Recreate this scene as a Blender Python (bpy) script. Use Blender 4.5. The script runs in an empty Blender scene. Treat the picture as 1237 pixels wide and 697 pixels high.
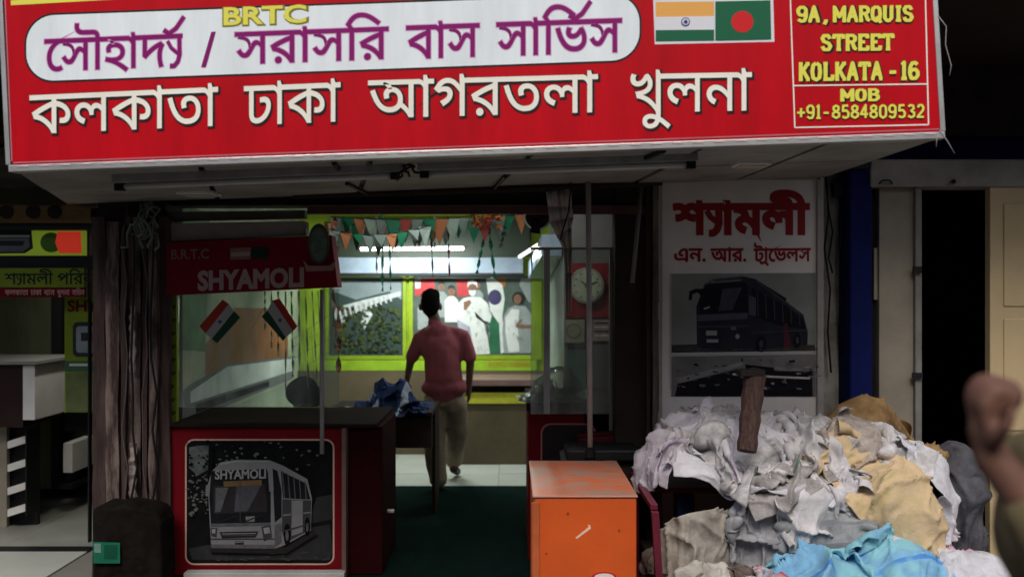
import bpy, bmesh, math, random
import numpy as np
from mathutils import Vector, Matrix, noise
from mathutils.geometry import delaunay_2d_cdt
random.seed(7)
SC = bpy.context.scene
COL = SC.collection
# ------------------------------------------------------------------ camera, sky, sun, exposure
EYE = 1.7
FPX = 1100.0
cd = bpy.data.cameras.new('camera')
cam = bpy.data.objects.new('camera', cd)
COL.objects.link(cam)
cam.location = (0, 0, EYE)
cam.rotation_euler = (math.radians(90), 0, 0)
cd.sensor_width = 36
cd.lens = 36 * FPX / 1237
cd.clip_start = 0.05
cd.clip_end = 500
cd.dof.use_dof = True
cd.dof.focus_distance = 4.9
cd.dof.aperture_fstop = 1.5
SC.camera = cam
SUN_EL, SUN_AZ = math.radians(50), math.radians(-12)
w = bpy.data.worlds.new('World')
SC.world = w
w.use_nodes = True
sky = w.node_tree.nodes.new('ShaderNodeTexSky')
sky.sky_type = 'NISHITA'
sky.sun_disc = False
sky.sun_elevation = SUN_EL
sky.sun_rotation = math.radians(180) + SUN_AZ
sky.air_density = 1.0
sky.dust_density = 3.0
w.node_tree.links.new(sky.outputs[0], w.node_tree.nodes['Background'].inputs[0])
w.node_tree.nodes['Background'].inputs[1].default_value = 0.11
sl = bpy.data.lights.new('sun', 'SUN')
sl.energy = 1.5
sl.angle = math.radians(22)
sl.color = (1.0, 0.96, 0.9)
so = bpy.data.objects.new('sun', sl)
COL.objects.link(so)
# light travels from behind the camera down onto the shop front
d = Vector((math.sin(-SUN_AZ) * math.cos(SUN_EL), math.cos(SUN_AZ) * math.cos(SUN_EL), -math.sin(SUN_EL)))
so.rotation_euler = d.to_track_quat('-Z', 'Y').to_euler()
SC.view_settings.view_transform = 'Standard'
SC.view_settings.look = 'None'
SC.view_settings.exposure = 0.38
SC.view_settings.gamma = 1

# ------------------------------------------------------------------ helpers
def P(px, py, Y):
    return Vector(((px - 618.5) / FPX * Y, Y, EYE - (py - 348.5) / FPX * Y))
def X(px, Y): return (px - 618.5) / FPX * Y
def Z(py, Y): return EYE - (py - 348.5) / FPX * Y

MATS = {}
def mat(name, col, rough=0.7, var=0.15, scale=6.0, metal=0.0, bump=0.0, bscale=60.0, emit=0.0, col2=None, stretch=(1, 1, 1), spec=0.22, detail=6, thr=(0.3, 0.7)):
    if name in MATS: return MATS[name]
    m = bpy.data.materials.new(name)
    m.use_nodes = True
    nt = m.node_tree
    b = nt.nodes['Principled BSDF']
    b.inputs['Roughness'].default_value = rough
    b.inputs['Metallic'].default_value = metal
    b.inputs['Specular IOR Level'].default_value = spec
    c = (*col, 1)
    tc = nt.nodes.new('ShaderNodeTexCoord')
    mp = nt.nodes.new('ShaderNodeMapping')
    mp.inputs['Scale'].default_value = stretch
    nt.links.new(tc.outputs['Object'], mp.inputs['Vector'])
    if var or col2:
        n = nt.nodes.new('ShaderNodeTexNoise')
        n.inputs['Scale'].default_value = scale
        n.inputs['Detail'].default_value = detail
        n.inputs['Roughness'].default_value = 0.65
        nt.links.new(mp.outputs[0], n.inputs['Vector'])
        r = nt.nodes.new('ShaderNodeValToRGB')
        r.color_ramp.elements[0].position = thr[0]
        r.color_ramp.elements[1].position = thr[1]
        if col2 is None: c2 = tuple(x * (1 - var) * 0.95 for x in col)
        else: c2 = col2
        r.color_ramp.elements[0].color = (*c2, 1)
        r.color_ramp.elements[1].color = (*[min(1, x * (1 + var * 0.4)) for x in col], 1)
        nt.links.new(n.outputs['Fac'], r.inputs[0])
        nt.links.new(r.outputs[0], b.inputs['Base Color'])
    else:
        b.inputs['Base Color'].default_value = c
    if bump:
        n2 = nt.nodes.new('ShaderNodeTexNoise')
        n2.inputs['Scale'].default_value = bscale
        n2.inputs['Detail'].default_value = 4
        nt.links.new(mp.outputs[0], n2.inputs['Vector'])
        bp = nt.nodes.new('ShaderNodeBump')
        bp.inputs['Strength'].default_value = bump
        bp.inputs['Distance'].default_value = 0.01
        nt.links.new(n2.outputs['Fac'], bp.inputs['Height'])
        nt.links.new(bp.outputs[0], b.inputs['Normal'])
    if emit:
        b.inputs['Emission Color'].default_value = c
        b.inputs['Emission Strength'].default_value = emit
    MATS[name] = m
    return m
def glass(name, tint=(1, 1, 1), fac=0.1, rough=0.02, dirt_haze=0.0):
    if name in MATS: return MATS[name]
    m = bpy.data.materials.new(name)
    m.use_nodes = True
    nt = m.node_tree
    nt.nodes.remove(nt.nodes['Principled BSDF'])
    out = nt.nodes['Material Output']
    t = nt.nodes.new('ShaderNodeBsdfTransparent')
    t.inputs[0].default_value = (*tint, 1)
    g = nt.nodes.new('ShaderNodeBsdfGlossy')
    g.inputs['Roughness'].default_value = rough
    g.inputs[0].default_value = (0.9, 0.95, 0.93, 1)
    mx = nt.nodes.new('ShaderNodeMixShader')
    lw = nt.nodes.new('ShaderNodeLayerWeight')
    lw.inputs['Blend'].default_value = fac
    nt.links.new(lw.outputs['Fresnel'], mx.inputs[0])
    nt.links.new(t.outputs[0], mx.inputs[1])
    nt.links.new(g.outputs[0], mx.inputs[2])
    last = mx.outputs[0]
    if dirt_haze:  # pale noise mixed in: dirt plus painted haze for reflections
        df = nt.nodes.new('ShaderNodeBsdfDiffuse'); df.inputs[0].default_value = (0.55, 0.58, 0.54, 1)
        tcn = nt.nodes.new('ShaderNodeTexCoord'); mpn = nt.nodes.new('ShaderNodeMapping'); mpn.inputs['Scale'].default_value = (5, 5, 1.2)
        nn = nt.nodes.new('ShaderNodeTexNoise'); nn.inputs['Scale'].default_value = 2.2; nn.inputs['Detail'].default_value = 7
        rr_ = nt.nodes.new('ShaderNodeMapRange'); rr_.inputs['From Min'].default_value = .35; rr_.inputs['From Max'].default_value = .7; rr_.inputs['To Min'].default_value = dirt_haze * .35; rr_.inputs['To Max'].default_value = dirt_haze * 1.8
        nt.links.new(tcn.outputs['Object'], mpn.inputs[0]); nt.links.new(mpn.outputs[0], nn.inputs['Vector']); nt.links.new(nn.outputs['Fac'], rr_.inputs['Value'])
        m2 = nt.nodes.new('ShaderNodeMixShader'); nt.links.new(rr_.outputs[0], m2.inputs[0]); nt.links.new(last, m2.inputs[1]); nt.links.new(df.outputs[0], m2.inputs[2]); last = m2.outputs[0]
    nt.links.new(last, out.inputs[0])
    MATS[name] = m
    return m
def srgb(r, g, b):
    f = lambda c: ((c / 255 + 0.055) / 1.055) ** 2.4 if c > 10 else c / 255 / 12.92
    return (f(r), f(g), f(b))

class MB:
    def __init__(self): self.v = []; self.f = []; self.m = []
    def face(self, pts, mi=0):
        k = len(self.v); self.v += [Vector(p) for p in pts]; self.f.append(tuple(range(k, k + len(pts)))); self.m.append(mi)
    def box(self, a, b, mi=0):
        x0, x1 = sorted((a[0], b[0])); y0, y1 = sorted((a[1], b[1])); z0, z1 = sorted((a[2], b[2]))
        k = len(self.v)
        self.v += [Vector(p) for p in ((x0,y0,z0),(x1,y0,z0),(x1,y1,z0),(x0,y1,z0),(x0,y0,z1),(x1,y0,z1),(x1,y1,z1),(x0,y1,z1))]
        for q in ((0,3,2,1),(4,5,6,7),(0,1,5,4),(1,2,6,5),(2,3,7,6),(3,0,4,7)): self.f.append(tuple(k + i for i in q)); self.m.append(mi)
        return self
    def hexa(self, p8, mi=0):
        k = len(self.v); self.v += [Vector(p) for p in p8]
        for q in ((0,3,2,1),(4,5,6,7),(0,1,5,4),(1,2,6,5),(2,3,7,6),(3,0,4,7)): self.f.append(tuple(k + i for i in q)); self.m.append(mi)
        return self
    def prism(self, poly, dv, mi=0):
        n = len(poly); k = len(self.v); dv = Vector(dv)
        self.v += [Vector(p) for p in poly] + [Vector(p) + dv for p in poly]
        self.f.append(tuple(range(k, k + n))); self.f.append(tuple(range(k + 2 * n - 1, k + n - 1, -1))); self.m += [mi, mi]
        for i in range(n):
            j = (i + 1) % n; self.f.append((k + i, k + n + i, k + n + j, k + j)); self.m.append(mi)
        return self
    def tube(self, pts, r, seg=8, mi=0, cap=True):
        pts = [Vector(p) for p in pts]; n = len(pts)
        rs = r if isinstance(r, (list, tuple)) else [r] * n
        k0 = len(self.v); prev = None
        for i, p in enumerate(pts):
            t = (pts[min(i + 1, n - 1)] - pts[max(i - 1, 0)])
            t = t.normalized() if t.length > 1e-9 else Vector((0, 0, 1))
            a = Vector((0, 0, 1)) if abs(t.z) < 0.9 else Vector((0, 1, 0))
            if prev is not None: a = prev
            u = (a - t * a.dot(t)).normalized(); prev = u; vv = t.cross(u)
            for s in range(seg):
                th = 2 * math.pi * s / seg
                self.v.append(p + (u * math.cos(th) + vv * math.sin(th)) * rs[i])
        for i in range(n - 1):
            for s in range(seg):
                a = k0 + i * seg + s; b = k0 + i * seg + (s + 1) % seg
                self.f.append((a, b, b + seg, a + seg)); self.m.append(mi)
        if cap:
            self.f.append(tuple(k0 + s for s in range(seg))[::-1]); self.f.append(tuple(k0 + (n - 1) * seg + s for s in range(seg))); self.m += [mi, mi]
        return self
    def ribbon(self, pts, wid, dv, mi=0):
        # flat strip along pts, width vector wid
        pts = [Vector(p) for p in pts]; wv = Vector(wid)
        for i in range(len(pts) - 1):
            self.face([pts[i] - wv, pts[i + 1] - wv, pts[i + 1] + wv, pts[i] + wv], mi)
        return self
    def build(self, name, mats, parent=None, bevel=0.0, smooth=False, origin=None):
        return mesh_obj(name, self.v, self.f, mats, parent, bevel, smooth, self.m, origin)

def mesh_obj(name, v, f, mats, parent=None, bevel=0.0, smooth=False, mi=None, origin=None, recalc=False):
    off = Vector((0, 0, 0)); pp = parent
    if parent is not None:
        q = parent
        while q is not None: off += q.location; q = q.parent
    loc = Vector(origin) - off if origin is not None else Vector((0, 0, 0))
    tot = off + loc
    me = bpy.data.meshes.new(name)
    me.from_pydata([tuple(Vector(p) - tot) for p in v], [], f)
    if not isinstance(mats, (list, tuple)): mats = [mats]
    for m in mats: me.materials.append(m)
    if mi and len(mats) > 1: me.polygons.foreach_set('material_index', mi)
    if smooth: me.polygons.foreach_set('use_smooth', [True] * len(me.polygons))
    me.update()
    o = bpy.data.objects.new(name, me)
    COL.objects.link(o)
    o.location = loc
    if parent is not None: o.parent = parent
    if bevel:
        b = o.modifiers.new('bevel', 'BEVEL'); b.width = bevel; b.segments = 2; b.limit_method = 'ANGLE'
    return o
def tag(o, label=None, cat=None, group=None, kind=None):
    if label: o['label'] = label
    if cat: o['category'] = cat
    if group: o['group'] = group
    if kind: o['kind'] = kind
    return o
def thing(name, loc, label, cat, group=None):
    e = bpy.data.objects.new(name, None); COL.objects.link(e); e.location = loc; e.empty_display_size = 0.1
    return tag(e, label, cat, group)
def boxo(name, a, b, m, parent=None, bevel=0.0): return MB().box(a, b).build(name, m, parent, bevel)

# ------------------------------------------------------------------ text: outlines of the built-in font, filled by winding number
_cc = {}
def contours(s, off=0.0):
    key = (s, off)
    if key in _cc: return _cc[key]
    c = bpy.data.curves.new('t', 'FONT'); c.body = s; c.offset = off; c.fill_mode = 'NONE'; c.resolution_u = 3; c.extrude = 0.01
    o = bpy.data.objects.new('t', c)
    me = bpy.data.meshes.new_from_object(o)
    nv = len(me.vertices); co = np.empty(nv * 3); me.vertices.foreach_get('co', co); co = co.reshape(-1, 3)
    top = co[:, 2] > 0
    nxt = {}
    for e in me.edges:
        a, b = e.vertices
        if top[a] and top[b]: nxt.setdefault(a, []).append(b); nxt.setdefault(b, []).append(a)
    seen = set(); out = []
    for i in range(nv):
        if not top[i] or i in seen or i not in nxt: continue
        loop = [i]; seen.add(i)
        # spline vertices are stored in drawing order
        cur = min([j for j in nxt[i]], default=i)
        while cur not in seen:
            loop.append(cur); seen.add(cur)
            cand = [j for j in nxt[cur] if j not in seen]
            if not cand: break
            cur = cand[0]
        out.append([(co[j][0], co[j][1]) for j in loop])
    bpy.data.objects.remove(o); bpy.data.curves.remove(c); bpy.data.meshes.remove(me)
    _cc[key] = out
    return out
def stroke_c(pts, wd):
    # stroke as one closed counter-clockwise-or-not contour per segment plus round joints
    out = []
    for i in range(len(pts) - 1):
        a = Vector(pts[i]); b = Vector(pts[i + 1]); t = (b - a)
        if t.length < 1e-6: continue
        t.normalize(); n = Vector((-t.y, t.x)) * wd / 2
        out.append([tuple(a - n), tuple(b - n), tuple(b + n), tuple(a + n)])
    for p in pts[1:-1]:
        out.append([(p[0] + wd / 2 * math.cos(k * math.pi / 4), p[1] + wd / 2 * math.sin(k * math.pi / 4)) for k in range(8)])
    return out
def area(c): return sum(c[i][0] * c[(i + 1) % len(c)][1] - c[(i + 1) % len(c)][0] * c[i][1] for i in range(len(c)))
def fill(cons):
    vs = []; es = []; A = []; B = []
    for c in cons:
        k = len(vs); n = len(c)
        if n < 3: continue
        vs += [Vector(p) for p in c]
        for i in range(n):
            es.append((k + i, k + (i + 1) % n)); A.append(c[i]); B.append(c[(i + 1) % n])
    r = delaunay_2d_cdt(vs, es, [], 0, 1e-5)
    V = np.array([tuple(v) for v in r[0]]); F = np.array([f for f in r[2] if len(f) == 3])
    A = np.array(A); B = np.array(B)
    cen = V[F].mean(1)
    up = (A[None, :, 1] <= cen[:, None, 1]) & (B[None, :, 1] > cen[:, None, 1])
    dn = (A[None, :, 1] > cen[:, None, 1]) & (B[None, :, 1] <= cen[:, None, 1])
    side = (B[None, :, 0] - A[None, :, 0]) * (cen[:, None, 1] - A[None, :, 1]) - (cen[:, None, 0] - A[None, :, 0]) * (B[None, :, 1] - A[None, :, 1])
    wn = (up & (side > 0)).sum(1) - (dn & (side < 0)).sum(1)
    return V, F[wn != 0]
# special pieces of Bengali writing that need shaping
def word(items, off=0.0):
    cons = []; x = 0.0; th = 0.071 + 2 * off
    sgn = None
    def add(cs, dx=0.0):
        for c in cs:
            if sgn is not None and area(c) * sgn < 0: c = c[::-1]
            cons.append([(p[0] + dx, p[1]) for p in c])
    for it in items:
        if it == 'YA':
            add(stroke_c([(-0.02, 0.587), (0.36, 0.587)], th), x)
            add(stroke_c([(0.02, 0.50), (0.10, 0.36), (0.28, 0.22)], th * 0.8), x)
            add(stroke_c([(0.28, 0.60), (0.29, 0.22), (0.25, 0.08), (0.17, 0.0), (0.07, 0.0)], th), x)
            x += 0.35
        elif it == 'REPH':
            s = stroke_c([(x - 0.42, 0.72), (x - 0.30, 0.64), (x - 0.14, 0.74), (x + 0.04, 0.97)], th)
            add(s)
        elif it == 'RAPH':
            s = stroke_c([(x - 0.50, 0.02), (x - 0.40, -0.10), (x - 0.2, -0.03), (x + 0.0, -0.2)], th)
            add(s)
        else:
            cs = contours(it, off)
            if off > 0: cs = cs + contours(it, 0.0)
            if sgn is None:
                # orientation of the outer outlines of this font
                big = max(cs, key=lambda c: abs(area(c))); sgn = 1 if area(big) > 0 else -1
            for c in cs: cons.append([(p[0] + x, p[1]) for p in c])
            x += max(p[0] for c in cs for p in c) - 0.01 - off if it[-1] != ' ' else max(p[0] for c in cs for p in c) + 0.25
    return cons, x
def text(name, items, px0, px1, top, foot, slope, Y, m, parent, off=0.0, ref=0.622, depth=0.0, dx=0, dy=0, plane=None, hdr=False):
    """writes items between px0..px1, top line of the letters at `top`, feet at `foot` (photo pixels at px0), on the plane y = Y"""
    if isinstance(items, str): items = [items]
    base, wx = word(items, 0.0)
    xs = [p[0] for c in base for p in c]; x0, x1 = min(xs), max(xs)
    cons, _ = word(items, off) if off else (base, 0)
    V, F = fill(cons)
    pts = []
    for u, v in V:
        px = px0 + (u - x0) / (x1 - x0) * (px1 - px0) + dx
        py = foot - (v / ref) * (foot - top) + slope * (px - px0) + dy
        pts.append(P(px, py, Y) if plane is None else plane(px, py))
    o = mesh_obj(name, pts, [tuple(int(i) for i in f) for f in F], m, parent)
    return o
# condensed slab letters drawn as strokes (unit box 0..1 x 0..1)
SL = {
'9': [[(.85,.55),(.6,.42),(.3,.45),(.15,.6),(.15,.82),(.35,.98),(.65,.98),(.85,.82),(.85,.3),(.7,.05),(.4,.02),(.15,.15)]],
'A': [[(.12,0),(.5,1),(.88,0)],[(.25,.33),(.75,.33)],[(0,.03),(.28,.03)],[(.72,.03),(1,.03)]],
',': [[(.5,.12),(.5,.0),(.35,-.22)]],
'M': [[(.12,0),(.12,.97),(.5,.3),(.88,.97),(.88,0)],[(-.02,.03),(.28,.03)],[(.72,.03),(1.02,.03)],[(-.02,.97),(.15,.97)],[(.85,.97),(1.02,.97)]],
'R': [[(.2,0),(.2,.97),(.65,.97),(.85,.85),(.85,.65),(.65,.52),(.2,.52)],[(.6,.52),(.8,.1),(1,.03)],[(.02,.03),(.4,.03)],[(.02,.97),(.3,.97)]],
'Q': [[(.5,1),(.2,.85),(.15,.5),(.2,.15),(.5,.0),(.8,.15),(.85,.5),(.8,.85),(.5,1)],[(.5,.3),(.95,-.12)]],
'U': [[(.2,.97),(.2,.2),(.4,.02),(.6,.02),(.8,.2),(.8,.97)],[(.02,.97),(.38,.97)],[(.64,.97),(.98,.97)]],
'I': [[(.5,0),(.5,1)],[(.25,.03),(.75,.03)],[(.25,.97),(.75,.97)]],
'S': [[(.82,.75),(.65,.97),(.3,.97),(.15,.78),(.3,.56),(.7,.46),(.86,.25),(.7,.03),(.3,.03),(.15,.25)]],
'T': [[(.5,0),(.5,.97)],[(.08,.75),(.1,.97),(.9,.97),(.92,.75)],[(.3,.03),(.7,.03)]],
'E': [[(.22,0),(.22,1)],[(.05,.97),(.85,.97),(.87,.75)],[(.05,.03),(.87,.03),(.9,.27)],[(.22,.52),(.65,.52)]],
'K': [[(.2,0),(.2,1)],[(.8,.97),(.25,.42)],[(.4,.58),(.85,.03)],[(.03,.03),(.38,.03)],[(.03,.97),(.38,.97)],[(.65,.97),(1,.97)],[(.68,.03),(1,.03)]],
'O': [[(.5,1),(.22,.88),(.15,.5),(.22,.12),(.5,.0),(.78,.12),(.85,.5),(.78,.88),(.5,1)]],
'L': [[(.25,1),(.25,.03),(.87,.03),(.9,.3)],[(.05,.97),(.45,.97)],[(.05,.03),(.3,.03)]],
'-': [[(.2,.42),(.8,.42)]],
'+': [[(.05,.45),(.95,.45)],[(.5,.1),(.5,.8)]],
'1': [[(.5,0),(.5,1),(.3,.85)],[(.25,.03),(.75,.03)]],
'6': [[(.82,.85),(.6,.98),(.35,.95),(.17,.7),(.15,.3),(.3,.03),(.65,.03),(.85,.2),(.85,.42),(.65,.57),(.35,.55),(.17,.4)]],
'B': [[(.2,0),(.2,1)],[(.03,.97),(.65,.97),(.82,.85),(.82,.68),(.65,.54),(.2,.54)],[(.65,.54),(.88,.4),(.88,.18),(.68,.03),(.03,.03)]],
'8': [[(.5,.53),(.22,.65),(.22,.87),(.5,.98),(.78,.87),(.78,.65),(.5,.53),(.15,.38),(.15,.15),(.5,.02),(.85,.15),(.85,.38),(.5,.53)]],
'5': [[(.8,.97),(.25,.97),(.2,.55),(.6,.6),(.85,.4),(.8,.12),(.5,.02),(.15,.12)]],
'4': [[(.65,0),(.65,1),(.1,.3),(.95,.3)]],
'0': [[(.5,1),(.2,.85),(.15,.5),(.2,.15),(.5,.0),(.8,.15),(.85,.5),(.8,.85),(.5,1)]],
'3': [[(.18,.85),(.4,.98),(.7,.93),(.8,.72),(.5,.53),(.85,.38),(.82,.12),(.5,.02),(.15,.14)]],
'2': [[(.18,.78),(.35,.97),(.65,.97),(.83,.78),(.75,.55),(.15,.05),(.88,.05)]],
}
def slab(name, s, px0, px1, top, foot, slope, Y, m, parent, wd=0.2, dx=0, dy=0):
    cons = []; x = 0
    for ch in s:
        if ch == ' ': x += 0.35; continue
        if ch == ',': adv = 0.8
        elif ch in 'I1': adv = 0.72
        elif ch == 'M': adv = 1.25
        elif ch == '-': adv = 0.8
        else: adv = 1.08
        o = -0.15 if ch in 'I1' else 0
        k = 1.15 if ch == 'M' else 1
        for st in SL[ch]:
            for c in stroke_c([((p[0] * k + x + o) * 0.62, p[1]) for p in st], wd * (0.8 if len(s) > 12 else 1)):
                if area(c) < 0: c = c[::-1]
                cons.append(c)
        x += adv
    V, F = fill(cons)
    x0, x1 = V[:, 0].min(), V[:, 0].max()
    pts = [P(px0 + (u - x0) / (x1 - x0) * (px1 - px0) + dx, foot - v * (foot - top) + slope * (u - x0) / (x1 - x0) * (px1 - px0) + dy, Y) for u, v in V]
    return mesh_obj(name, pts, [tuple(int(i) for i in f) for f in F], m, parent)
def rrect(x0, y0, x1, y1, r, n=8, sl=0.0):
    pts = []
    for cx, cy, a0 in ((x1 - r, y0 + r, -90), (x1 - r, y1 - r, 0), (x0 + r, y1 - r, 90), (x0 + r, y0 + r, 180)):
        for i in range(n + 1):
            a = math.radians(a0 + 90 * i / n); x = cx + r * math.cos(a)
            pts.append((x, cy + r * math.sin(a) + sl * (x - x0)))
    return pts
def ring_faces(mb, outer, inner, mi=0):
    n = len(outer)
    for i in range(n):
        j = (i + 1) % n
        mb.face([outer[i], outer[j], inner[j], inner[i]], mi)
def circle(cx, cy, rx, ry=None, n=20):
    ry = ry or rx
    return [(cx + rx * math.cos(2 * math.pi * i / n), cy + ry * math.sin(2 * math.pi * i / n)) for i in range(n)]
def printed(name, layers, plane, parent, step=0.0007):
    """flat print: list of (material, polygon) laid on the plane function plane(px,py,lift)"""
    mb = MB(); ms = []
    for i, (m, poly) in enumerate(layers):
        if m not in ms: ms.append(m)
        mb.face([plane(a, b, step * (i + 1)) for a, b in poly], ms.index(m))
    return mb.build(name, ms, parent)
def front(Y):
    return lambda px, py, l=0: P(px, py, Y) + Vector((0, -l, 0))

# ------------------------------------------------------------------ materials
M_ = {}
asphalt = mat('asphalt', (0.055, 0.053, 0.05), 0.9, 0.5, 14, bump=0.5, bscale=120)
pave = mat('paving', (0.16, 0.155, 0.145), 0.85, 0.4, 5, bump=0.3, bscale=50)
conc = mat('grey_concrete', (0.2, 0.19, 0.175), 0.9, 0.4, 3, bump=0.3, bscale=30)
dirtyplaster = mat('dirty_plaster', (0.30, 0.285, 0.26), 0.85, 0.5, 3.0, bump=0.3, bscale=25, col2=(0.13, 0.12, 0.105), thr=(0.35, 0.6))
soff = mat('soffit_panel_grey', (0.36, 0.35, 0.32), 0.6, 0.3, 2.5, col2=(0.2, 0.19, 0.17))
darkwood = mat('dark_wood', (0.045, 0.025, 0.02), 0.55, 0.4, 4, stretch=(6, 6, 1))
blackm = mat('black_paint', (0.012, 0.012, 0.013), 0.5, 0.3, 5)
deepdark = mat('dark_brown', (0.03, 0.018, 0.016), 0.8, 0.4, 5)
alu = mat('aluminium', (0.62, 0.62, 0.6), 0.38, 0.15, 8, metal=0.7)
whitep = mat('white_paint', (0.72, 0.71, 0.68), 0.5, 0.15, 3)
offw = mat('offwhite_vinyl', (0.66, 0.62, 0.59), 0.6, 0.12, 2.5)
creamp = mat('cream_paint', (0.27, 0.24, 0.19), 0.7, 0.25, 2.5, bump=0.1)
tanp = mat('tan_door_paint', (0.50, 0.385, 0.22), 0.6, 0.12, 2)
bluep = mat('dark_blue_paint', (0.004, 0.008, 0.075), 0.7, 0.3, 3, spec=0.1)
red = mat('sign_red_vinyl', (0.53, 0.0015, 0.009), 0.5, 0.18, 2.5, spec=0.14, stretch=(3, 3, .5), bump=0.06, bscale=3)
darkred = mat('dark_red_laminate', (0.15, 0.003, 0.007), 0.6, 0.2, 2, spec=0.12)
maroon = mat('maroon_laminate', (0.065, 0.004, 0.008), 0.5, 0.25, 3)
pill = mat('pale_blue_white_vinyl', (0.84, 0.91, 0.93), 0.5, 0.10, 2.5, spec=0.14, stretch=(3, 3, .5), bump=0.06, bscale=3)
cream = mat('letter_cream', (0.92, 0.89, 0.78), 0.5, 0.05, 2)
inkdark = mat('ink_black', (0.015, 0.012, 0.012), 0.5, 0.0)
purple = mat('ink_purple', (0.23, 0.002, 0.135), 0.5, 0.0)
pink = mat('ink_pink', (0.72, 0.42, 0.66), 0.5, 0.0)
yellow = mat('letter_yellow', (0.80, 0.74, 0.10), 0.5, 0.0)
olive = mat('ink_olive', (0.22, 0.22, 0.03), 0.5, 0.0)
saffron = mat('flag_saffron', (0.80, 0.40, 0.10), 0.5, 0.0)
flagwhite = mat('flag_white', (0.72, 0.72, 0.75), 0.5, 0.0)
flaggreen = mat('flag_green', (0.01, 0.12, 0.055), 0.5, 0.0)
flagred = mat('flag_red', (0.62, 0.015, 0.02), 0.5, 0.0)
lime = mat('lime_paint', (0.19, 0.27, 0.012), 0.5, 0.25, 3)
limed = mat('lime_laminate', (0.30, 0.42, 0.03), 0.5, 0.3, 4)
beigew = mat('beige_laminate', (0.095, 0.075, 0.045), 0.5, 0.25, 3)
tilew = mat('pale_floor_tile', (0.40, 0.42, 0.38), 0.3, 0.12, 1.5)
tileg = mat('grey_floor_tile', (0.24, 0.245, 0.215), 0.3, 0.2, 1.5)
grout = mat('grout', (0.16, 0.155, 0.14), 0.9, 0.1)
greenmat = mat('dark_green_carpet', (0.002, 0.011, 0.009), 1.0, spec=0.05, var=0.4, scale=8, bump=0.5, bscale=200) if True else mat('x', (0, 0, 0), 0.95, 0.4, 8, bump=0.5, bscale=200)
orange = mat('orange_paint', (0.60, 0.095, 0.018), 0.45, 0.12, 3, bump=0.05, bscale=15)
orangew = mat('worn_orange_paint', (0.55, 0.13, 0.05), 0.32, 0.3, 6, col2=(0.36, 0.24, 0.19), thr=(0.35, 0.62))

# ------------------------------------------------------------------ ground
g = MB(); g.face([(-60, -60, -0.12), (60, -60, -0.12), (60, 60, -0.12), (-60, 60, -0.12)])
tag(g.build('road', asphalt), kind='structure')
pv = tag(boxo('pavement', (-6, 2.6, -0.115), (6, 5.15, -0.02), pave, None, 0.01), kind='structure')
sf = tag(boxo('shop_floor', (-6, 5.15, -0.12), (6, 9.6, -0.012), grout, None), kind='structure')
def tiles(x0, x1, y0, y1, s, m, parent, gap=0.004, h=0.012, base=-0.012, vmat=None):
    nx = max(1, round((x1 - x0) / s)); ny = max(1, round((y1 - y0) / s)); dx = (x1 - x0) / nx; dy = (y1 - y0) / ny
    me = None
    for i in range(nx):
        for j in range(ny):
            cx, cy = x0 + (i + .5) * dx, y0 + (j + .5) * dy
            if me is None:
                o = mesh_obj('floor_tile', [(cx + a * (dx / 2 - gap / 2), cy + b * (dy / 2 - gap / 2), base + c) for a, b, c in ((-1,-1,0),(1,-1,0),(1,1,0),(-1,1,0),(-1,-1,h),(1,-1,h),(1,1,h),(-1,1,h))],
                             [(0,3,2,1),(4,5,6,7),(0,1,5,4),(1,2,6,5),(2,3,7,6),(3,0,4,7)], m, parent, origin=(cx, cy, base))
                me = o.data; q = o
            else:
                q = bpy.data.objects.new('floor_tile', me); COL.objects.link(q); q.parent = parent; q.location = (cx, cy, base)
            q.location.z += random.uniform(-0.001, 0.001)
tiles(-2.2, 0.4, 7.86, 9.4, 0.52, tilew, sf)
tiles(-5.2, -2.75, 6.0, 8.3, 0.6, tileg, sf)
tiles(-5.2, -2.75, 5.2, 5.9, 0.6, tilew, sf)
b = MB(); b.box((-2.15, 5.3, -0.011), (0.45, 7.85, -0.002)); tag(b.build('floor_carpet', greenmat), 'dark green carpet covering the front half of the shop floor', 'carpet')
bs = boxo('threshold_strip', (-5.2, 5.9, -0.012), (-2.75, 6.0, 0.004), blackm, sf)

# ------------------------------------------------------------------ shop building shell
bd = thing('shop_building', (0, 5.5, 0), 'dim shop building with its ticket office room, dark piers and concrete floor above', 'building')
boxo('left_wall', (-2.26, 5.75, 0), (-2.2, 9.4, 2.5), mat('pale_green_wall', (0.35, 0.4, 0.3), 0.6, 0.3, 2), bd)
boxo('back_wall', (-2.26, 9.4, 0), (0.45, 9.5, 2.5), limed, bd)
boxo('right_wall', (0.38, 6.66, 0), (0.44, 9.4, 2.5), mat('grey_green_wall', (0.38, 0.42, 0.38), 0.4, 0.2, 2), bd)
boxo('partition_wall', (0.38, 6.6, 0), (0.80, 6.66, 2.5), mat('grey_wall', (0.16, 0.15, 0.145), 0.6, 0.2, 2), bd)
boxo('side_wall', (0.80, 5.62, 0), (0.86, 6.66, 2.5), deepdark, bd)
boxo('ceiling', (-2.26, 5.7, 2.5), (0.86, 9.5, 2.56), mat('ceiling_white', (0.5, 0.52, 0.5), 0.6, 0.1, 2), bd)
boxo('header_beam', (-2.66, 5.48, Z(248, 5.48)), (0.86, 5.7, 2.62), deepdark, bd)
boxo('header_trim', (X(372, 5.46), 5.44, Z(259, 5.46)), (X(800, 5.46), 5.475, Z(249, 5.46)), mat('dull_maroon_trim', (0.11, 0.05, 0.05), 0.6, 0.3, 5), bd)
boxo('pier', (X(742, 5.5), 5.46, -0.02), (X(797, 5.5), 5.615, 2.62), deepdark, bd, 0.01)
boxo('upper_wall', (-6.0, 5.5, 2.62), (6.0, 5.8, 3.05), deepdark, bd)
boxo('wall_panel', (X(797, 5.55), 5.55, -0.02), (X(1020, 5.55), 5.75, 2.62), dirtyplaster, bd)
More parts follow.
